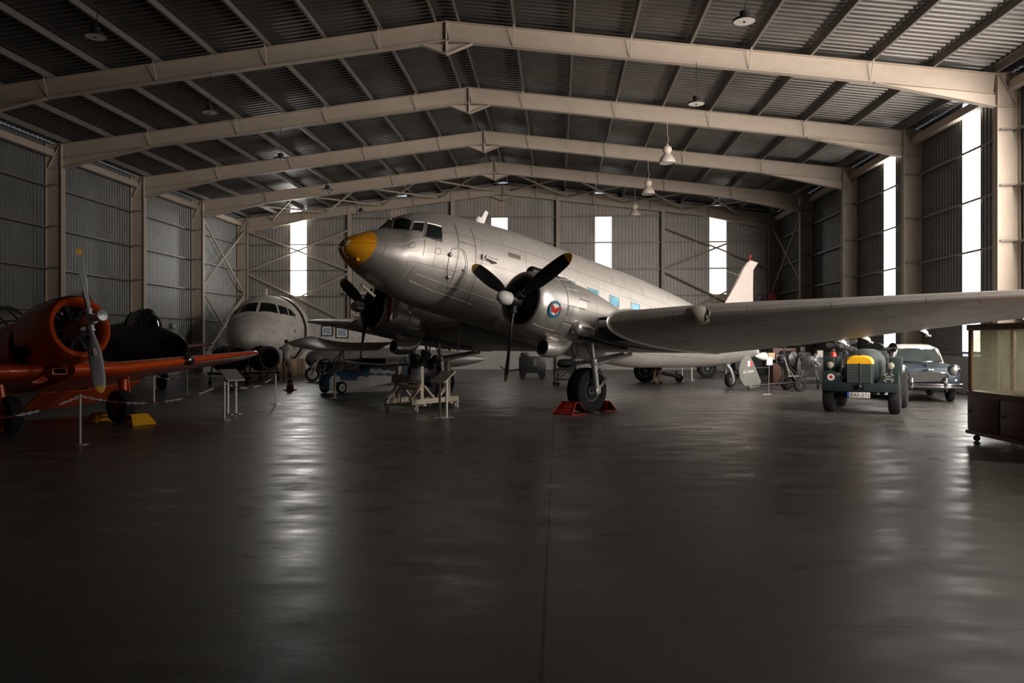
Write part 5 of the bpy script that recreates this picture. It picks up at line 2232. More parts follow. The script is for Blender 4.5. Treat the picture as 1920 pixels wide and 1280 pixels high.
for x, y in ((-.05, 0), (SX + .04, 0), (SX + .04, WL), (-.05, WL)):
    m = MB()
    m.lathe((x, y - .02, .065), (0, 1, 0), [(0, .065), (.04, .065)], 18)
    m.tube([(x, y - .035, .065), (x, y - .035, .15)], .02, 6)
    m.tube([(x, y + .035, .065), (x, y + .035, .15)], .02, 6)
    m.build('caster', M['white'], st_)
ps = thing('paper_notice', 'white paper notice pinned to a post of the timber engine stand', 'notice', V((wa.x, wa.y, 0)) + ex * (SX - .04) + ey * .19 + V((0, 0, .78)), math.atan2(ex.y, ex.x) + R(18))
m = MB()
m.box((-.05, -.03, .12), (.24, .004, .26))
m.build('sheet', M['paper'], ps)
m = MB()
for k in range(6):
    m.box((-.05, -.033, .2 - .03 * k), (.18 - .02 * (k % 3), .002, .008))
m.build('printed_lines', mat('blue_grey_ink', (.25, .27, .36), .7), ps)['kind'] = 'stuff'
ec = V((wa.x, wa.y, 0)) + ex * (SX * .5) + ey * (WL * .5)
be = thing('piston_engine', 'black multi-cylinder aircraft engine cradled in the timber stand', 'engine', (ec.x, ec.y, .0), math.atan2(ey.y, ey.x))
m = MB()
m.lathe((-.55, 0, .95), (1, 0, 0), [(.15, .1), (.2, .2), (.33, .3), (.7, .3), (.85, .2), (.95, .1)], 24)
ek = m.build('crankcase', M['iron'], be)
for k in range(14):
    q = 2 * PI * (k + .25) / 14
    d = V((0, math.cos(q), math.sin(q)))
    if abs(d.y) > .93 and d.z < .3:
        continue
    ln = .5 if d.z > -.2 else .42
    m = MB()
    pf = [(.26, .06)]
    for i in range(6):
        t0 = .28 + (ln - .3) * i / 6
        pf += [(t0, .055), (t0 + .006, .08), (t0 + .018, .08), (t0 + .022, .055)]
    pf += [(ln, .06), (ln + .03, .03)]
    m.lathe((-.1 + .18 * (k % 2), 0, .95), d, pf, 12)
    m.tube([V((-.3, 0, .95)) + d * .26, V((-.22, 0, .95)) + d * (ln)], .014, 6)
    m.build('cylinder', M['iron'], be)
m = MB()
for k in range(7):
    q = R(20 + 50 * k)
    r = .4
    m.tube([(.2, .2 * math.cos(q), .95 + .2 * math.sin(q)), (.28, r * math.cos(q + .4), .95 + r * math.sin(q + .4)), (.05, .46 * math.cos(q + .7), .95 + .46 * math.sin(q + .7))], .028, 8)
m.build('exhaust_pipe', M['iron'], be)
m = MB()
m.box((.2, 0, .52), (.25, .3, .3), bev=.05)
m.ball((.1, 0, .48), (.2, .16, .18), 14, 8)
m.build('sump', M['iron'], be)

# dark equipment under the airliner ---------------------------------------------------------------
g_ = G(998, 708)
gu = thing('ground_power_unit', 'black wheeled equipment box with a small grey tag, in deep shade under the airliner', 'equipment', g_, YAW)
m = MB()
m.box((0, 0, .62), (1.25, .9, .75), bev=.05)
m.box((-.35, 0, 1.08), (.4, .5, .2), bev=.03)
gb_ = m.build('cabinet', M['black'], gu)
m = MB()
m.box((.12, -.46, .72), (.14, .01, .3))
m.build('tag', M['olive'], gb_)
for x in (-.45, .45):
    for y in (-.35, .35):
        m = MB()
        tyre(m, (x, y, .16), (0, 1, 0), .16, .1, 20, .4)
        m.lathe((x, y - .03, .16), (0, 1, 0), [(0, .065), (.06, .065)], 12)
        m.tube([(x, y, .16), (x, y, .3)], .03, 6)
        m.build('wheel', M['rubber'], gu)
m = MB()
m.tube([(-.62, 0, .4), (-1.2, 0, .3), (-1.5, 0, .55)], .03, 8)
m.build('tow_bar', M['iron'], gu)


def cart(label, loc, rz, w, l, h, load=True, name='workshop_trolley'):
    t = thing(name, label, 'trolley', loc, rz)
    m = MB()
    for x in (-w / 2, w / 2):
        for y in (-l / 2, l / 2):
            m.tube([(x, y, .14), (x, y, h)], .025, 6)
    for z in (.22, h):
        for s in (-1, 1):
            m.beam((-w / 2, s * l / 2, z), (w / 2, s * l / 2, z), .04, .04)
            m.beam((s * w / 2, -l / 2, z), (s * w / 2, l / 2, z), .04, .04)
    for s in (-1, 1):
        m.tube([(-w / 2, s * l / 2, .22), (0, s * l / 2, h), (w / 2, s * l / 2, .22)], .018, 6)
    m.box((0, 0, h + .02), (w + .05, l + .05, .03))
    m.build('frame', M['iron'], t)
    for x in (-w / 2, w / 2):
        for y in (-l / 2, l / 2):
            m = MB()
            m.lathe((x, y - .025, .07), (0, 1, 0), [(0, .07), (.05, .07)], 16)
            m.tube([(x, y - .035, .07), (x, y - .035, .16)], .012, 6)
            m.build('caster', M['rubber'], t)
    if load:
        m = MB()
        m.lathe((-w * .45, 0, h + .22), (1, 0, 0), [(0, .08), (.05, .16), (w * .5, .18), (w * .8, .12), (w * .9, .05)], 20)
        m.build('load', M['iron'], t)
    return t


cart('black braced trolley left of the main wheel of the bare-metal airliner', G(1063, 722), R(10) + YAW, .85, .6, .62)


def gun(label, loc, rz, r=.48):
    t = thing('towed_gun', label, 'artillery', loc, rz)
    for s in (-1, 1):
        m = MB()
        tyre(m, (0, .5 * s, r), (0, 1, 0), r, .2, 32, .55)
        wh = m.build('wheel', M['rubber'], t)
        m = MB()
        hub(m, (0, .5 * s, r), (0, 1, 0), r * .55, .2, 6)
        m.build('wheel_hub', M['olive'], wh)
    m = MB()
    m.tube([(0, -.5, r), (0, .5, r)], .05, 8)
    m.box((0, 0, r + .1), (.5, .5, .25), bev=.04)
    for s in (-1, 1):
        m.tube([(-.2, .2 * s, r), (-1.4, .35 * s, .22)], .06, 8)
    m.build('carriage', M['olive'], t)
    m = MB()
    m.tube([(-.5, 0, r + .22), (1.5, 0, r + .35)], [.1, .06], 14)
    m.build('barrel', M['gunmetal'], t)
    m = MB()
    tyre(m, (-1.35, 0, .17), (0, 1, 0), .17, .12, 20, .4)
    m.tube([(-1.35, 0, .17), (-1.2, 0, .45)], .03, 6)
    m.build('jockey_wheel', M['rubber'], t)
    return t


gun('dark towed gun with big tyres behind the bare legs of a visitor', G(1212, 715.5), R(165) + YAW)
gun('dark wheeled gun farthest back under the airliner tail', G(1325, 707), R(170) + YAW, .42)
# ---------------------------------------------------------------- right half
# lorry-like airfield tractor -----------------------------------------------------------------
tc_ = (G(1557, 771) + G(1677, 776)) / 2
TH = heading(-.5, -.866)
tr = thing('airfield_tractor', 'dark green airfield tractor with yellow radiator top and number plate, facing the camera', 'tractor', tc_, TH)
K = MB   # local +x forward, +y to the right of the picture
FXo = .45                                                     # radiator and bumper sit ahead of the axle


def tb(nm, c, d, mt, par=None, bev=.02, rot=None):
    m = MB()
    m.box(c, d, rot, bev)
    return m.build(nm, mt, par or tr)


for s in (-1, 1):
    for x, r, w, yy in ((0, .385, .25, .70), (-2.1, .45, .28, .72)):
        m = MB()
        tyre(m, (x, yy * s, r), (0, 1, 0), r, w, 36, .52)
        wh = m.build('wheel', M['rubber'], tr)
        m = MB()
        hub(m, (x, yy * s, r), (0, 1, 0), r * .52, w, 5)
        m.build('wheel_hub', M['green'], wh)
bump = tb('front_bumper', (FXo, 0, .62), (.16, 1.86, .2), M['green'], bev=.012)
m = MB()
m.box((-1.0, 0, .52), (2.7, .75, .16), bev=.02)
m.tube([(0, -.7, .385), (0, .7, .385)], .05, 8)
m.tube([(-2.1, -.7, .45), (-2.1, .7, .45)], .06, 8)
m.build('chassis', M['iron'], tr)
m = MB()
m.box((FXo + .085, 0, .62), (.02, .24, .12))
m.ball((FXo + .1, 0, .64), (.05, .07, .05), 12, 8)
m.build('tow_hook', M['black'], bump)
for s in (-1, 1):
    m = MB()
    y0, y1 = .92 * s, .42 * s
    prof_ = [(y0, .72), (y0, .98), (.68 * s, .98), (.6 * s, .94), (y1, .74), (y1, .72)]
    m.prism([(FXo + .05, y, z) for y, z in prof_], (-.75, 0, 0))
    fd = m.build('fender', M['green'], tr)
    bx = tb('tool_box', (-.15, .78 * s, 1.1), (.42, .38, .42), M['green'], bev=.025)
    m = MB()
    m.tube([(.3, .74 * s, .98), (.3, .74 * s, 1.06)], .02, 8)
    m.lathe((.26, .74 * s, 1.12), (1, 0, 0), [(0, .02), (.02, .07), (.08, .085), (.1, .08)], 20, cap=(True, False))
    hl = m.build('headlamp', M['chrome'], tr)
    m = MB()
    m.lathe((.355, .74 * s, 1.12), (1, 0, 0), [(0, .078), (.015, .05), (.02, .005)], 20)
    m.build('lens', mat('warm_lamp_lens', (.5, .46, .34), .2, .2, .1, 9), hl)
    m = MB()
    m.tube([(.3, .66 * s, 1.0), (.3, .66 * s, 1.38)], .007, 5)
    m.build('width_rod', M['steel'], fd)
m = MB()


def arc(w, z0, z1, n=14, e=2.6):
    return [(w * math.copysign(abs(math.cos(q)) ** (2 / e), math.cos(q)), z0 + (z1 - z0) * abs(math.sin(q)) ** (2 / e)) for q in [PI * i / n for i in range(n + 1)]]


m.loft([[V((x, y, z)) for y, z in [(w, .62)] + arc(w, 1.05, zt_) + [(-w, .62)]] for x, w, zt_ in ((FXo - .05, .33, 1.3), (.1, .4, 1.4), (-.3, .46, 1.47), (-1.1, .5, 1.5), (-1.25, .5, 1.46))])
m.build('bonnet', M['green'], tr)
m = MB()
m.loft([[V((x, y, z)) for y, z in [(w, .7)] + arc(w, 1.15, zt_) + [(-w, .7)]] for x, w, zt_ in ((FXo - .08, .33, 1.34), (FXo + .02, .325, 1.33), (FXo + .06, .3, 1.3))])
gr = m.build('radiator_shell', M['green'], tr)
m = MB()
m.loft([[V((x, y, z)) for y, z in [(w, 1.16)] + arc(w, 1.17, zt_) + [(-w, 1.16)]] for x, w, zt_ in ((FXo - .06, .345, 1.36), (FXo + .05, .34, 1.35), (FXo + .085, .3, 1.31))])
m.build('radiator_top', M['yellow'], gr)
m = MB()
m.lathe((FXo, 0, 1.35), (0, 0, 1), [(0, .05), (.02, .05), (.035, .02)], 14)
m.build('filler_cap', M['iron'], gr)
for s in (-1, 1):
    m = MB()
    for k in range(13):
        z = .745 + .033 * k
        m.box((FXo + .078, .152 * s, z), (.03, .27, .015))
    for y in (.02, .285):
        m.box((FXo + .065, y * s, .94), (.03, .018, .44))
    m.build('grille', mat('grey_green_slats', (.16, .2, .19), .35, .3, .1, 5) if s < 0 else bpy.data.materials['grey_green_slats'], gr)
m = MB()
m.box((FXo + .075, 0, .93), (.04, .03, .5), bev=.005)
m.build('grille_bar', M['chrome'], gr)
m = MB()
m.tube([(-1.0, .62, 1.3), (-.3, .72, 1.5)], .012, 6)
m.lathe((-.28, .74, 1.52), (1, 0, .15), [(0, .02), (.03, .09), (.1, .115), (.12, .11), (.14, .01)], 20)
m.build('spotlight', M['chrome'], tr)
tb('dashboard', (-1.3, 0, 1.2), (.1, 1.0, .5), M['green'])
tb('seat', (-1.9, 0, 1.0), (.5, 1.1, .2), M['black'], bev=.05)
tb('rear_body', (-2.3, 0, .85), (1.0, 1.5, .3), M['green'])
m = MB()
m.tube([V((-1.45 + .08 * math.sin(q), .25 + .2 * math.cos(q), 1.45 + .18 * math.sin(q))) for q in [2 * PI * i / 24 for i in range(25)]], .014, 6)
m.tube([(-1.3, .25, 1.3), (-1.45, .25, 1.45)], .016, 6)
m.build('steering_wheel', M['black'], tr)
# number plate RAF-272
m = MB()
m.box((FXo + .085, -.02, .445), (.015, .56, .125), bev=.003)
np_ = m.build('number_plate', M['white'], tr)
m = MB()
m.box((FXo + .0945, -.27, .445), (.004, .055, .12))
m.build('plate_band', M['plateblue'], np_)
fr_ = frame3((0, 1, 0), (0, 0, 1), (1, 0, 0))
text_into('plate_number', 'RAF-272', .115, M['black'], np_, (FXo + .094, .02, .443), fr_, .001, spacing=1.16)
# roundel and unit mark on the fenders
m = MB()
for r0, r1, k in ((.001, .045, 1), (.045, .095, 0)):
    m.mi = k
    m.sheet([[V((FXo + .056, -.70 + r * math.cos(2 * PI * j / 28), .845 + r * .85 * math.sin(2 * PI * j / 28))) for j in range(29)] for r in (r0, r1)])
m.build('roundel', [M['white'], M['red']], fd)
fdl = [o for o in tr.children if o.name.startswith('fender')]
text_into('unit_lettering', 'R.A.F.\nTAKALI', .06, M['white'], fdl[1], (FXo + .056, .70, .85), fr_, .001, spacing=1.05)
m = MB()
for a0, a1 in ((.5, 1.3), (1.8, 2.6), (3.6, 4.3), (5.1, 5.8)):
    m.sheet([[V((FXo + .056, .70 + r * 1.15 * math.cos(a0 + (a1 - a0) * j / 8), .85 + r * .9 * math.sin(a0 + (a1 - a0) * j / 8))) for j in range(9)] for r in (.105, .118)])
m.build('unit_ring', M['white'], fdl[1])

# bodywork is narrower than the wheel track
done = set()
for o in tr.children_recursive:
    if o.type == 'MESH' and not o.name.startswith('wheel') and o.data.name not in done:
        done.add(o.data.name)
        o.data.transform(MX.Diagonal((1, .87, 1, 1)))

# blue saloon ---------------------------------------------------------------------------------
ch = heading(-.3, -.954)
cpos = cam2w(11.42, 21.25)
car = thing('vintage_car', 'dark blue vintage estate car with pale roof and chrome bumper by the right wall', 'car', cpos - V((math.cos(ch), math.sin(ch), 0)) * .62, ch)
# local x forward with the front axle at x = 0; nose at .62
def shell(rows, nm, mt, par=None, cap=(True, True), sharp=45):
    m = MB()
    m.loft(rows, cap=cap)
    return m.build(nm, mt, par or car, sharp=sharp)


def body_row(x, w, z0, z1, zs, tum=.03):
    """half outline mirrored: sill, flank, shoulder, top"""
    pts = [(w - .05, z0), (w, z0 + .12), (w, zs - .1), (w - tum, zs), (w - .16, z1 - .015), (w * .5, z1), (0, z1 + .01)]
    return [V((x, y, z)) for y, z in pts] + [V((x, -y, z)) for y, z in reversed(pts[:-1])]


rows = [body_row(.62, .74, .42, .86, .8, .1), body_row(.58, .8, .36, .95, .93, .06), body_row(.4, .82, .34, .99, .99), body_row(0, .83, .34, 1.04, 1.0), body_row(-.6, .83, .32, 1.07, 1.0),
        body_row(-.75, .83, .3, 1.08, 1.0), body_row(-2.6, .83, .3, 1.02, 1.0), body_row(-3.4, .81, .34, .98, .96), body_row(-3.65, .74, .42, .9, .88)]
cb_ = shell(rows, 'body', M['blue'])


def cab(x, w, z):
    pts = [(w + .06, 1.0), (w, 1.3), (w - .05, 1.47), (w - .2, z - .02), (w * .4, z), (0, z)]
    return [V((x, y, zz)) for y, zz in pts] + [V((x, -y, zz)) for y, zz in reversed(pts[:-1])]


rows = []
for x0, x1, w, z in ((-.62, -.98, .62, 1.52), (-.75, -1.15, .64, 1.57), (-1.6, -1.6, .66, 1.6), (-2.4, -2.4, .66, 1.59), (-3.2, -3.1, .63, 1.54), (-3.5, -3.25, .6, 1.48)):
    r_ = cab(0, w, z)
    rows.append([V((x0 + (x1 - x0) * min(1, max(0, (p.z - 1.0) / .5)), p.y, p.z)) for p in r_])
rf = shell(rows, 'roof_and_pillars', M['offwhite'])


def pane(nm, pts, mt=M['darkglass'], th=(.012, 0, .004)):
    m = MB()
    m.sheet(pts, th=th)
    return m.build(nm, mt, rf)


wsg = mat('car_window_glass', (.045, .055, .055), .1, 0, .2, 3)
g = []
for i in range(7):
    v = i / 6
    row = []
    for j in range(13):
        u = -1 + 2 * j / 12
        z = 1.09 + .37 * v
        y = u * (.62 - .08 * v)
        x = -.56 - .3 * v - .13 * u * u
        row.append(V((x, y, z)))
    g.append(row)
ws = pane('windscreen', g, wsg)
m = MB()
edge = g[0] + [r[-1] for r in g] + list(reversed(g[-1])) + [r[0] for r in reversed(g)]
m.tube([p + V((.015, 0, .005)) for p in edge] + [edge[0] + V((.015, 0, .005))], .014, 6)
m.build('windscreen_trim', M['chrome'], ws)
for y0 in (-.25, .25):
    m = MB()
    m.tube([(-.53, y0, 1.08), (-.6, y0 + .28, 1.13)], .008, 5)
    m.build('wiper', M['black'], ws)
for s in (-1, 1):
    for xa, xb in ((-1.1, -1.75), (-1.85, -2.5), (-2.6, -3.1)):
        g = [[V((xa + (xb - xa) * u, (.675 - .055 * v) * s, 1.1 + .34 * v)) for u in (0, 1)] for v in (0, .5, 1)]
        pane('side_window', g, wsg, th=(0, .012 * s, 0))
    m = MB()
    m.lathe((.52, .655 * s, .9), (1, 0, 0), [(-.1, .15), (.06, .155), (.12, .15), (.13, .125)], 26, cap=(True, False))
    hb_ = m.build('headlamp_hood', M['blue'], cb_)
    m = MB()
    m.lathe((.62, .655 * s, .9), (1, 0, 0), [(0, .135), (.03, .125), (.04, .1)], 26, cap=(True, False))
    hr = m.build('headlamp_rim', M['chrome'], hb_)
    m = MB()
    m.lathe((.64, .655 * s, .9), (1, 0, 0), [(0, .105), (.03, .07), (.04, .01)], 24)
    m.build('headlamp_lens', M['steel'], hr)
    m = MB()
    m.lathe((.56, .69 * s, .62), (1, 0, 0), [(0, .04), (.06, .035), (.08, .01)], 14)
    m.build('side_lamp', M['lens'], cb_)
    for x in (0, -2.6):
        m = MB()
        tyre(m, (x, .68 * s, .31), (0, 1, 0), .31, .17, 32, .58)
        wh = m.build('wheel', M['rubber'], car)
        m = MB()
        hub(m, (x, .68 * s, .31), (0, 1, 0), .18, .17)
        m.build('hub_cap', M['chrome'], wh)
    m = MB()
    m.tube([(.78, .42 * s, .4), (.8, .42 * s, .5), (.76, .42 * s, .66), (.7, .42 * s, .7)], [.03, .045, .04, .02], 10)
    m.build('over_rider', M['chrome'], car)
m = MB()
m.loft([[V((x + dx, y, .47 + z)) for dx, z in ((0, -.06), (.035, -.05), (.045, 0), (.035, .05), (0, .06), (-.01, 0))] for x, y in ((.45, -.9), (.6, -.86), (.68, -.7), (.72, -.3), (.72, .3), (.68, .7), (.6, .86), (.45, .9))])
m.build('bumper', M['chrome'], car)
# grille with chrome surround
m = MB()
out = [(-.47, .80), (-.3, .83), (.3, .83), (.47, .80), (.5, .72), (.44, .6), (.36, .575), (-.36, .575), (-.44, .6), (-.5, .72)]
m.prism([(.6, y, z) for y, z in out], (.045, 0, 0))
gq = m.build('grille_opening', M['black'], cb_)
m = MB()
m.tube([V((.65, y, z)) for y, z in out + out[:1]], .018, 8)
m.build('grille_surround', M['chrome'], gq)
m = MB()
for k in range(9):
    z = .6 + .025 * k
    m.box((.65, 0, z), (.012, .86 - (.1 if k < 1 or k > 7 else 0), .007))
for k in range(29):
    m.box((.648, -.42 + .03 * k, .7), (.01, .006, .21))
m.build('grille_mesh', M['grey_iron'], gq)
m = MB()
m.box((.665, 0, .9), (.02, .28, .035), bev=.012)
m.box((.668, 0, .9), (.02, .1, .05), bev=.012)
m.build('bonnet_badge', M['chrome'], cb_)
m = MB()
m.tube([(.5, 0, 1.005), (.2, 0, 1.04), (-.5, 0, 1.085)], .012, 6)
m.build('bonnet_strip', M['blue'], cb_)

# glazed showcase -------------------------------------------------------------------------------
xf_, y1_, y0_ = 6.93, 13.5, 10.6
dep = .75
sc_ = thing('display_cabinet', 'varnished wood display cabinet with glazed upper half at the right edge', 'cabinet', (xf_, (y0_ + y1_) / 2, 0), 0)
ln = y1_ - y0_
h1, h2 = .79, 1.95


def sb_(nm, c, d, mt=M['wood'], par=None, bev=.006):
    m = MB()
    m.box(c, d, None, bev)
    return m.build(nm, mt, par or sc_)


base = sb_('base_cabinet', (dep / 2, 0, .46), (dep, ln, .64))
sb_('plinth_rail', (dep / 2, 0, .15), (dep + .06, ln + .06, .06))
sb_('counter_rail', (dep / 2, 0, .80), (dep + .05, ln + .05, .08))
for k in range(3):
    d_ = sb_('door_panel', (-.012, -ln / 2 + ln * (k + .5) / 3, .47), (.02, ln / 3 - .05, .54), M['wood'], base)
    m = MB()
    m.ball((-.035, -ln / 2 + ln * (k + .9) / 3, .5), .018, 10, 6)
    m.build('knob', M['steel'], d_)
for x in (.03, dep - .03):
    for y in (-ln / 2 + .03, ln / 2 - .03):
        sb_('corner_post', (x, y, (h1 + h2) / 2 + .02), (.06, .06, h2 - h1 - .06))
sb_('top_frame', (dep / 2, 0, h2 - .05), (dep + .04, ln + .04, .1))
for nm, c, d in (('glass_front', (.03, 0, (h1 + h2) / 2), (.006, ln - .12, h2 - h1 - .12)), ('glass_back', (dep - .03, 0, (h1 + h2) / 2), (.006, ln - .12, h2 - h1 - .12)),
                 ('glass_end', (dep / 2, ln / 2 - .03, (h1 + h2) / 2), (dep - .12, .006, h2 - h1 - .12)), ('glass_end', (dep / 2, -ln / 2 + .03, (h1 + h2) / 2), (dep - .12, .006, h2 - h1 - .12))):
    sb_(nm, c, d, M['showglass'], None, 0)
for x in (.08, dep - .08):
    for y in (-ln / 2 + .12, ln / 2 - .12):
        m = MB()
        m.lathe((x, y - .02, .05), (0, 1, 0), [(0, .05), (.04, .05)], 16)
        m.tube([(x, y, .05), (x, y, .13)], .02, 6)
        m.build('caster', M['iron'], sc_)
cb2 = tag(MB().box((xf_ + dep / 2, 11.6, .856), (.5, 1.6, .02)).build('display_tray', M['paper']), 'pale flat tray lying inside the display cabinet', 'tray')
rp = thing('model_propeller', 'slim dark pointed exhibit standing inside the display cabinet near the right edge', 'exhibit', (xf_ + .4, 12.25, .868))
m = MB()
m.lathe((0, 0, 0), (0, 0, 1), [(0, .1), (.02, .1), (.03, .02), (.4, .015), (.75, .004)], 14)
m.build('stem', M['iron'], rp)
m = MB()
m.tube([(0, -.12, .3), (0, .12, .3)], .01, 6)
m.build('cross_piece', M['iron'], rp)

# autogyro -------------------------------------------------------------------------------------
ga, gm = G(1403, 733), G(1487, 732)
gv = (gm - ga)
gy = thing('autogyro', 'grey open autogyro with lettered rudder and a small red and white flag', 'autogyro', ga, math.atan2(gv.y, gv.x))
GL = gv.length
m = MB()
ol = [(-.18, .22), (-.32, .45), (-.35, .75), (-.28, 1.0), (-.12, 1.2), (.02, 1.22), (.14, 1.05), (.3, .7), (.46, .32), (.4, .16), (.1, .1)]
m.prism([(x, -.02, z) for x, z in ol], (0, .04, 0))
rd = m.build('rudder', M['olive'], gy)
fg = frame3((1, 0, 0), (0, 0, 1), (0, -1, 0))
text_into('registration', 'JC-XAA', .115, M['white'], rd, (-.0, -.024, .66), fg @ MX.Rotation(R(6), 3, 'Z'), .002)
for k, (x0, mt) in enumerate(((-.03, M['white']), (.055, M['red']))):
    m = MB()
    m.prism([(x0, -.026, .84), (x0 + .085, -.026, .85), (x0 + .085, -.026, 1.03), (x0, -.026, 1.02)], (0, .004, 0))
    m.build('flag_half', mt, rd)
m = MB()
m.tube([(.1, 0, .18), (.9, 0, .24), (GL + .55, 0, .3)], .03, 8)
m.tube([(.2, 0, .78), (.75, 0, .8)], .02, 8)
m.tube([(1.25, 0, .26), (1.35, 0, 1.75)], .03, 8)
m.tube([(GL + .4, 0, .3), (1.35, 0, 1.0)], .02, 8)
m.build('keel_and_mast', M['iron'], gy)
m = MB()
m.tube([(0, 0, .02), (0, 0, .2)], .035, 8)
m.build('tail_skid', M['black'], gy)
m = MB()
m.lathe((.55, 0, 1.18), (-1, 0, 0), [(-.12, .12), (0, .14), (.1, .12), (.22, .06), (.3, .005)], 20)
m.build('spinner', M['white'], gy)
m = MB()
m.box((.78, 0, 1.18), (.25, .3, .24), bev=.02)
m.build('engine_cowl', M['ply'], gy)
m = MB()
m.box((1.05, 0, 1.1), (.3, .42, .3), bev=.05)
for s in (-1, 1):
    m.lathe((1.05, .15 * s, 1.12), (0, s, 0), [(0, .08), (.06, .1), (.12, .08), (.18, .1), (.24, .05)], 14)
m.build('engine', M['iron'], gy)
for s in (-1, 1):
    m = MB()
    tyre(m, (GL, .42 * s, .21), (0, 1, 0), .21, .16, 28, .45)
    wh = m.build('main_wheel', M['rubber'], gy)
    m = MB()
    hub(m, (GL, .42 * s, .21), (0, 1, 0), .095, .16)
    m.build('wheel_hub', M['grey_iron'], wh)
    m = MB()
    m.tube([(GL, .4 * s, .21), (GL - .05, 0, .3)], .022, 6)
    m.tube([(GL, .4 * s, .21), (1.35, .06 * s, .9)], .018, 6)
    m.build('undercarriage_leg', M['olive'], gy)
m = MB()
m.box((GL - .1, 0, .5), (.42, .42, .05), bev=.02)
m.box((GL - .34, 0, .85), (.06, .42, .68), MX.Rotation(R(-18), 3, 'Y'), bev=.02)
m.build('seat', M['olive'], gy)

# label on a thin post
lp = thing('label_stand', 'small white label on a thin steel post in front of the autogyro', 'sign', G(1441, 739), YAW)
m = MB()
m.tube([(0, 0, .01), (.02, 0, .98)], .012, 8)
m.box((-.06, 0, .006), (.26, .12, .012))
m.build('post', M['steel'], lp)
m = MB()
m.box((.03, -.015, 1.06), (.19, .006, .26))
m.build('label', M['paper'], lp)

# engines on stands along the right ----------------------------------------------------------------
e1 = thing('flat_engine', 'grey engine with a toothed ring at the front, on a wheeled stand beside the tractor', 'engine', G(1517, 727), heading(-.35, -.94))
m = MB()
m.box((-.25, 0, .84), (.9, .55, .4), bev=.08)
m.lathe((.1, 0, .95), (1, 0, 0), [(0, .24), (.1, .22), (.14, .1)], 22)
blk = m.build('block', M['grey_iron'], e1)
m = MB()
m.lathe((.28, .28, .95), (1, 0, 0), [(0, .15), (0, .165), (.03, .165), (.03, .15), (0, .15)], 30, cap=(False, False))
m.lathe((.27, .28, .95), (1, 0, 0), [(0, .05), (.05, .05)], 14)
for k in range(4):
    q = PI / 4 + PI / 2 * k
    m.tube([(.29, .28, .95), (.29, .28 + .155 * math.cos(q), .95 + .155 * math.sin(q))], .012, 6)
m.build('ring_gear', M['steel'], e1)
for s in (-1, 1):
    for k in range(3):
        m = MB()
        m.lathe((-.5 + .26 * k, .2 * s, 1.0), (0, .35 * s, 1), [(0, .09), (.05, .11), (.08, .09), (.12, .11), (.16, .09), (.2, .11), (.24, .05)], 14)
        m.build('cylinder', M['steel'] if s > 0 else M['grey_iron'], e1)
m = MB()
for s in (-1, 1):
    m.beam((-.7, .3 * s, .34), (.5, .3 * s, .34), .06, .07)
    for x in (-.6, .4):
        m.tube([(x, .3 * s, .34), (x * .8, .2 * s, .68)], .03, 6)
m.beam((-.6, -.3, .34), (-.6, .3, .34), .06, .06)
m.beam((.4, -.3, .34), (.4, .3, .34), .06, .06)
m.build('stand_frame', M['olive'], e1)
for x in (-.6, .4):
    for s in (-1, 1):
        m = MB()
        m.lathe((x, .3 * s - .03, .09), (0, 1, 0), [(0, .09), (.06, .09)], 18)
        m.tube([(x, .3 * s, .09), (x, .3 * s, .34)], .025, 6)
        m.build('caster', M['rubber'], e1)

r1 = cam2w((1579 - 960) / 1450 * 25.5, 25.5)
re_ = thing('radial_engine', 'bare radial engine on a tall stand behind the tractor bonnet', 'engine', r1, heading(-.42, -.9))
REX = MX(((-1, 0, 0, 0), (0, 1, 0, 0), (0, 0, 1, 0), (0, 0, 0, 1)))
radial_engine(re_, REX, (0, 0, 1.55), .5, 9, 'crankcase', case=M['grey_iron'], cyl=M['grey_iron'])
m = MB()
for s in (-1, 1):
    m.tube([(-.3, .1 * s, 1.4), (-.45, .4 * s, .05)], .04, 8)
m.tube([(-.3, 0, 1.5), (.5, 0, .05)], .04, 8)
m.beam((-.5, -.45, .05), (-.5, .45, .05), .08, .08)
m.beam((-.5, 0, .05), (.6, 0, .05), .08, .08)
m.build('stand', M['iron'], re_)

sl2 = thing('searchlight_drum', 'dark drum-shaped lamp with a pale lens behind the autogyro', 'searchlight', cam2w((1478 - 960) / 1450 * 28.6, 28.6), heading(.55, -.8))
m = MB()
m.lathe((-.32, 0, 1.05), (1, 0, 0), [(0, .2), (.04, .3), (.5, .3), (.54, .28)], 26)
dr = m.build('drum', M['iron'], sl2)
m = MB()
m.lathe((.22, 0, 1.05), (1, 0, 0), [(0, .27), (.06, .2), (.1, .05)], 24)
m.build('lens', M['grey_iron'], dr)
m = MB()
for s in (-1, 1):
    m.tube([(0, .34 * s, 1.05), (0, .3 * s, .5), (.2, .35 * s, .03)], .025, 6)
    m.tube([(0, .3 * s, .5), (-.25, .35 * s, .03)], .025, 6)
m.tube([(0, -.3, .5), (0, .3, .5)], .03, 6)
m.build('yoke', M['iron'], sl2)


def cupboard(name, label, loc, w, d, h, mt, doors=2):
    t = thing(name, label, 'cupboard', loc, YAW)
    m = MB()
    m.box((0, 0, h / 2), (w, d, h), bev=.015)
    b = m.build('carcass', mt, t)
    for k in range(doors):
        m = MB()
        m.box((-w / 2 + w * (k + .5) / doors, -d / 2 - .012, h / 2), (w / doors - .04, .02, h - .1), bev=.006)
        dd = m.build('door', mt, b)
        m = MB()
        m.ball((-w / 2 + w * (k + .85) / doors, -d / 2 - .03, h * .55), .02, 8, 6)
        m.build('knob', M['steel'], dd)
    return t


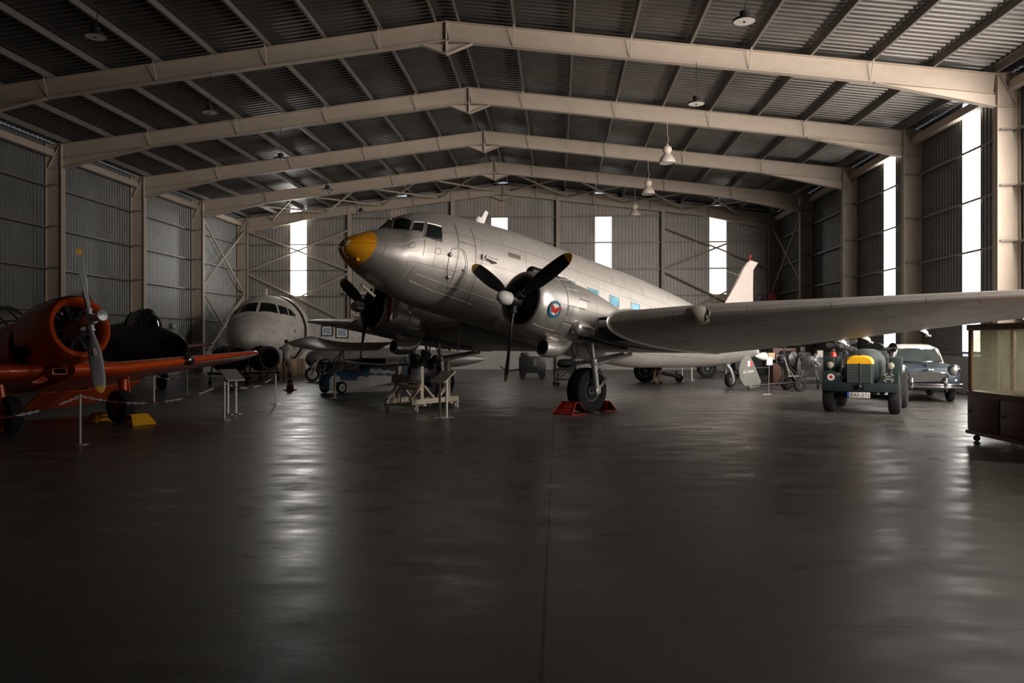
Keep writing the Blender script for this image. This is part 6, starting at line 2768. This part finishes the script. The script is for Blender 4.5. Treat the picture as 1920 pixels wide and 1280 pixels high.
bc1 = cam2w((1466 - 960) / 1450 * 32, 32)
cupboard('wooden_crate', 'reddish-brown wooden crate standing behind the autogyro', bc1, .95, .6, 1.42, M['brown'], 1)
bc2 = cam2w((1520 - 960) / 1450 * 31, 31)
cupboard('steel_locker', 'dark steel workshop locker behind the wheeled engine', bc2, 1.3, .55, 1.05, M['gunmetal'])
ml = thing('bench_machine', 'small dark bench machine with a pale box on the steel locker', 'machine', V((bc2.x, bc2.y, 1.055)), YAW)
m = MB()
m.box((-.3, 0, .1), (.5, .35, .2), bev=.03)
m.box((-.35, 0, .3), (.2, .2, .25), bev=.02)
m.build('machine_body', M['iron'], ml)
m = MB()
m.box((.35, 0, .14), (.22, .2, .27), bev=.01)
m.build('pale_box', M['offwhite'], ml)
fe = thing('fire_extinguisher', 'red fire extinguisher on a stand behind the left headlamp of the tractor', 'fire extinguisher', cam2w((1563 - 960) / 1450 * 23, 23), 0)
m = MB()
m.lathe((0, 0, .86), (0, 0, 1), [(0, .08), (.02, .09), (.42, .09), (.5, .05), (.53, .03)], 18)
fb_ = m.build('cylinder', M['red'], fe)
m = MB()
m.box((0, 0, 1.42), (.05, .14, .06), bev=.01)
m.tube([(0, .05, 1.4), (.12, .1, 1.2), (.1, .08, .95)], .012, 6)
m.build('valve_and_hose', M['black'], fb_)
m = MB()
m.tube([(0, 0, .02), (0, 0, .86)], .03, 8)
m.lathe((0, 0, 0), (0, 0, 1), [(0, .18), (.02, .18), (.03, .04)], 20)
m.build('stand', M['iron'], fe)

# red propeller-like board standing at the back corner, dark panel by the fin
rb2 = thing('red_paddle', 'tall red paddle-shaped board leaning at the back right column', 'board', P(1449, 700, 44.5) * V((1, 1, 0)), YAW)
m = MB()
m.prism([(.25 * math.cos(q) * (1 if math.sin(q) > -.5 else .9), 0, 3.55 + 1.0 * math.sin(q)) for q in [2 * PI * i / 28 for i in range(28)]], (0, .06, 0))
m.build('blade', M['red'], rb2)
m = MB()
m.tube([(0, .03, 0), (0, .03, 2.7)], .06, 8)
m.build('shaft', M['darkred'], rb2)
dp = thing('dark_rudder', 'black rudder panel stored upright behind the tail fin', 'rudder', P(1417, 700, 42) * V((1, 1, 0)), YAW)
m = MB()
m.prism([(-.3, 0, .3), (.28, 0, .3), (.26, 0, 3.2), (.12, 0, 4.1), (-.05, 0, 4.35), (-.3, 0, 4.2)], (0, .08, 0))
m.build('panel', M['gunmetal'], dp)
m = MB()
m.box((0, .04, .15), (.9, .5, .3))
m.build('rack', M['iron'], dp)

# ---------------------------------------------------------------- things on walls and under the roof
for k, (u, v, w, h) in enumerate(((603, 619.5, .66, .6), (632.5, 623, .74, .62))):
    p = P(u, v, 46.2)
    fy = YB - .82
    t = thing('framed_picture', ('framed watercolour of an aircraft on the white booth wall, nearer the cockpit section' if k == 0 else 'framed watercolour on the white booth wall, nearer the airliner engine'),
              'picture', (p.x, fy, p.z), 0, 'framed prints on the booth wall')
    m = MB()
    for a, b, c, d in ((0, h / 2, w, .05), (0, -h / 2, w, .05), (-w / 2, 0, .05, h), (w / 2, 0, .05, h)):
        m.box((a, 0, b), (c + .02, .03, d + .02))
    m.build('frame', M['black'], t)
    m = MB()
    m.box((0, .005, 0), (w, .01, h))
    mm = m.build('mount', M['white'], t)
    m = MB()
    m.box((0, -.002, 0), (w * .68, .01, h * .62))
    m.build('print', M['picture'], mm)

ex_ = thing('exit_sign', 'green emergency exit sign with a white figure on the left wall', 'sign', (XL + .12, 38.7, 2.5), 0)
m = MB()
m.box((.02, 0, 0), (.05, .46, .3), bev=.008)
eb = m.build('panel', M['exitgreen'], ex_)
m = MB()
m.ball((.05, -.06, .09), (.008, .028, .028), 10, 6)
m.tube([(.05, -.05, .06), (.05, -.02, -.01), (.05, -.07, -.05), (.05, -.1, -.11)], .016, 6)
m.tube([(.05, -.02, -.01), (.05, .03, -.04), (.05, .03, -.11)], .016, 6)
m.tube([(.05, -.11, .01), (.05, -.05, .04), (.05, .0, .03)], .012, 6)
m.prism([(.046, .08, -.12), (.046, .18, -.12), (.046, .18, .11), (.046, .08, .11)], (.008, 0, 0))
m.build('pictogram', M['white'], eb)
dw = thing('wall_cabinet', 'small pale box on a shelf at the left wall below the exit sign', 'box', (XL + .25, 37.2, 2.0), 0)
m = MB()
m.box((0, 0, 0), (.3, .8, .04))
m.build('shelf', M['beam'], dw)
m = MB()
m.box((0, -.1, .1), (.15, .2, .16), bev=.02)
m.build('box', M['offwhite'], dw)


def pendant(label, x, y, bell, group):
    zl = 8.62
    t = thing('pendant_lamp', label, 'lamp', (x, y, zl), 0, group)
    zt = rz(x) - .58 - zl + (.02)
    m = MB()
    m.tube([(0, 0, .32 if bell else .22), (.05, 0, .55), (0, 0, .75), (0, 0, zt)], .01, 6)
    m.build('cable', M['iron'] if not bell else M['beam'], t)
    if bell:
        m = MB()
        m.lathe((0, 0, -.35), (0, 0, 1), [(0, .29), (.03, .3), (.14, .27), (.26, .2), (.33, .13), (.37, .11), (.42, .16), (.5, .17), (.58, .15), (.64, .07), (.7, .03)], 26, cap=(False, True))
        m.build('shade', M['lamp'], t)
        m = MB()
        m.lathe((0, 0, -.34), (0, 0, 1), [(0, .27), (.01, .27)], 24)
        m.build('diffuser', M['lens'], t)
    else:
        m = MB()
        m.lathe((0, 0, 0), (0, 0, 1), [(-.02, .23), (-.02, .25), (.02, .25), (.05, .12), (.1, .1), (.2, .1), (.22, .04)], 26, cap=(False, True))
        m.build('housing', M['iron'], t)
        m = MB()
        m.lathe((0, 0, -.018), (0, 0, 1), [(0, .23), (.006, .23)], 26)
        dfu = m.build('diffuser', M['lens'], t)
        m = MB()
        m.ball((0, 0, -.02), .03, 10, 6)
        m.build('sensor', M['iron'], dfu)
    return t


FY = [17.03] + BAY[:4]
rl = ['flat disc lamp hanging nearest the camera on the right row', 'flat disc lamp second along the right row, in front of the first full frame', 'large bell lamp, nearest of the three pale bells on the right row',
      'middle one of the three pale bell lamps on the right row', 'smallest and farthest bell lamp on the right row']
ll_ = ['flat disc lamp hanging nearest the camera in the dark top left', 'flat disc lamp second along the left row, hung from the first full frame', 'flat disc lamp third along the left row, before the bright patch of roof',
       'flat disc lamp fourth along the left row', 'farthest flat disc lamp of the left row, above the orange nose cap']
for y, a, b in zip(FY, rl, ll_):
    pendant(a, 4.05, y - .2 if y > 18 else y, rl.index(a) >= 2, 'pendant lamps along the right half of the roof')
    pendant(b, -10.5, y - .2 if y > 18 else y, False, 'pendant lamps along the left half of the roof')
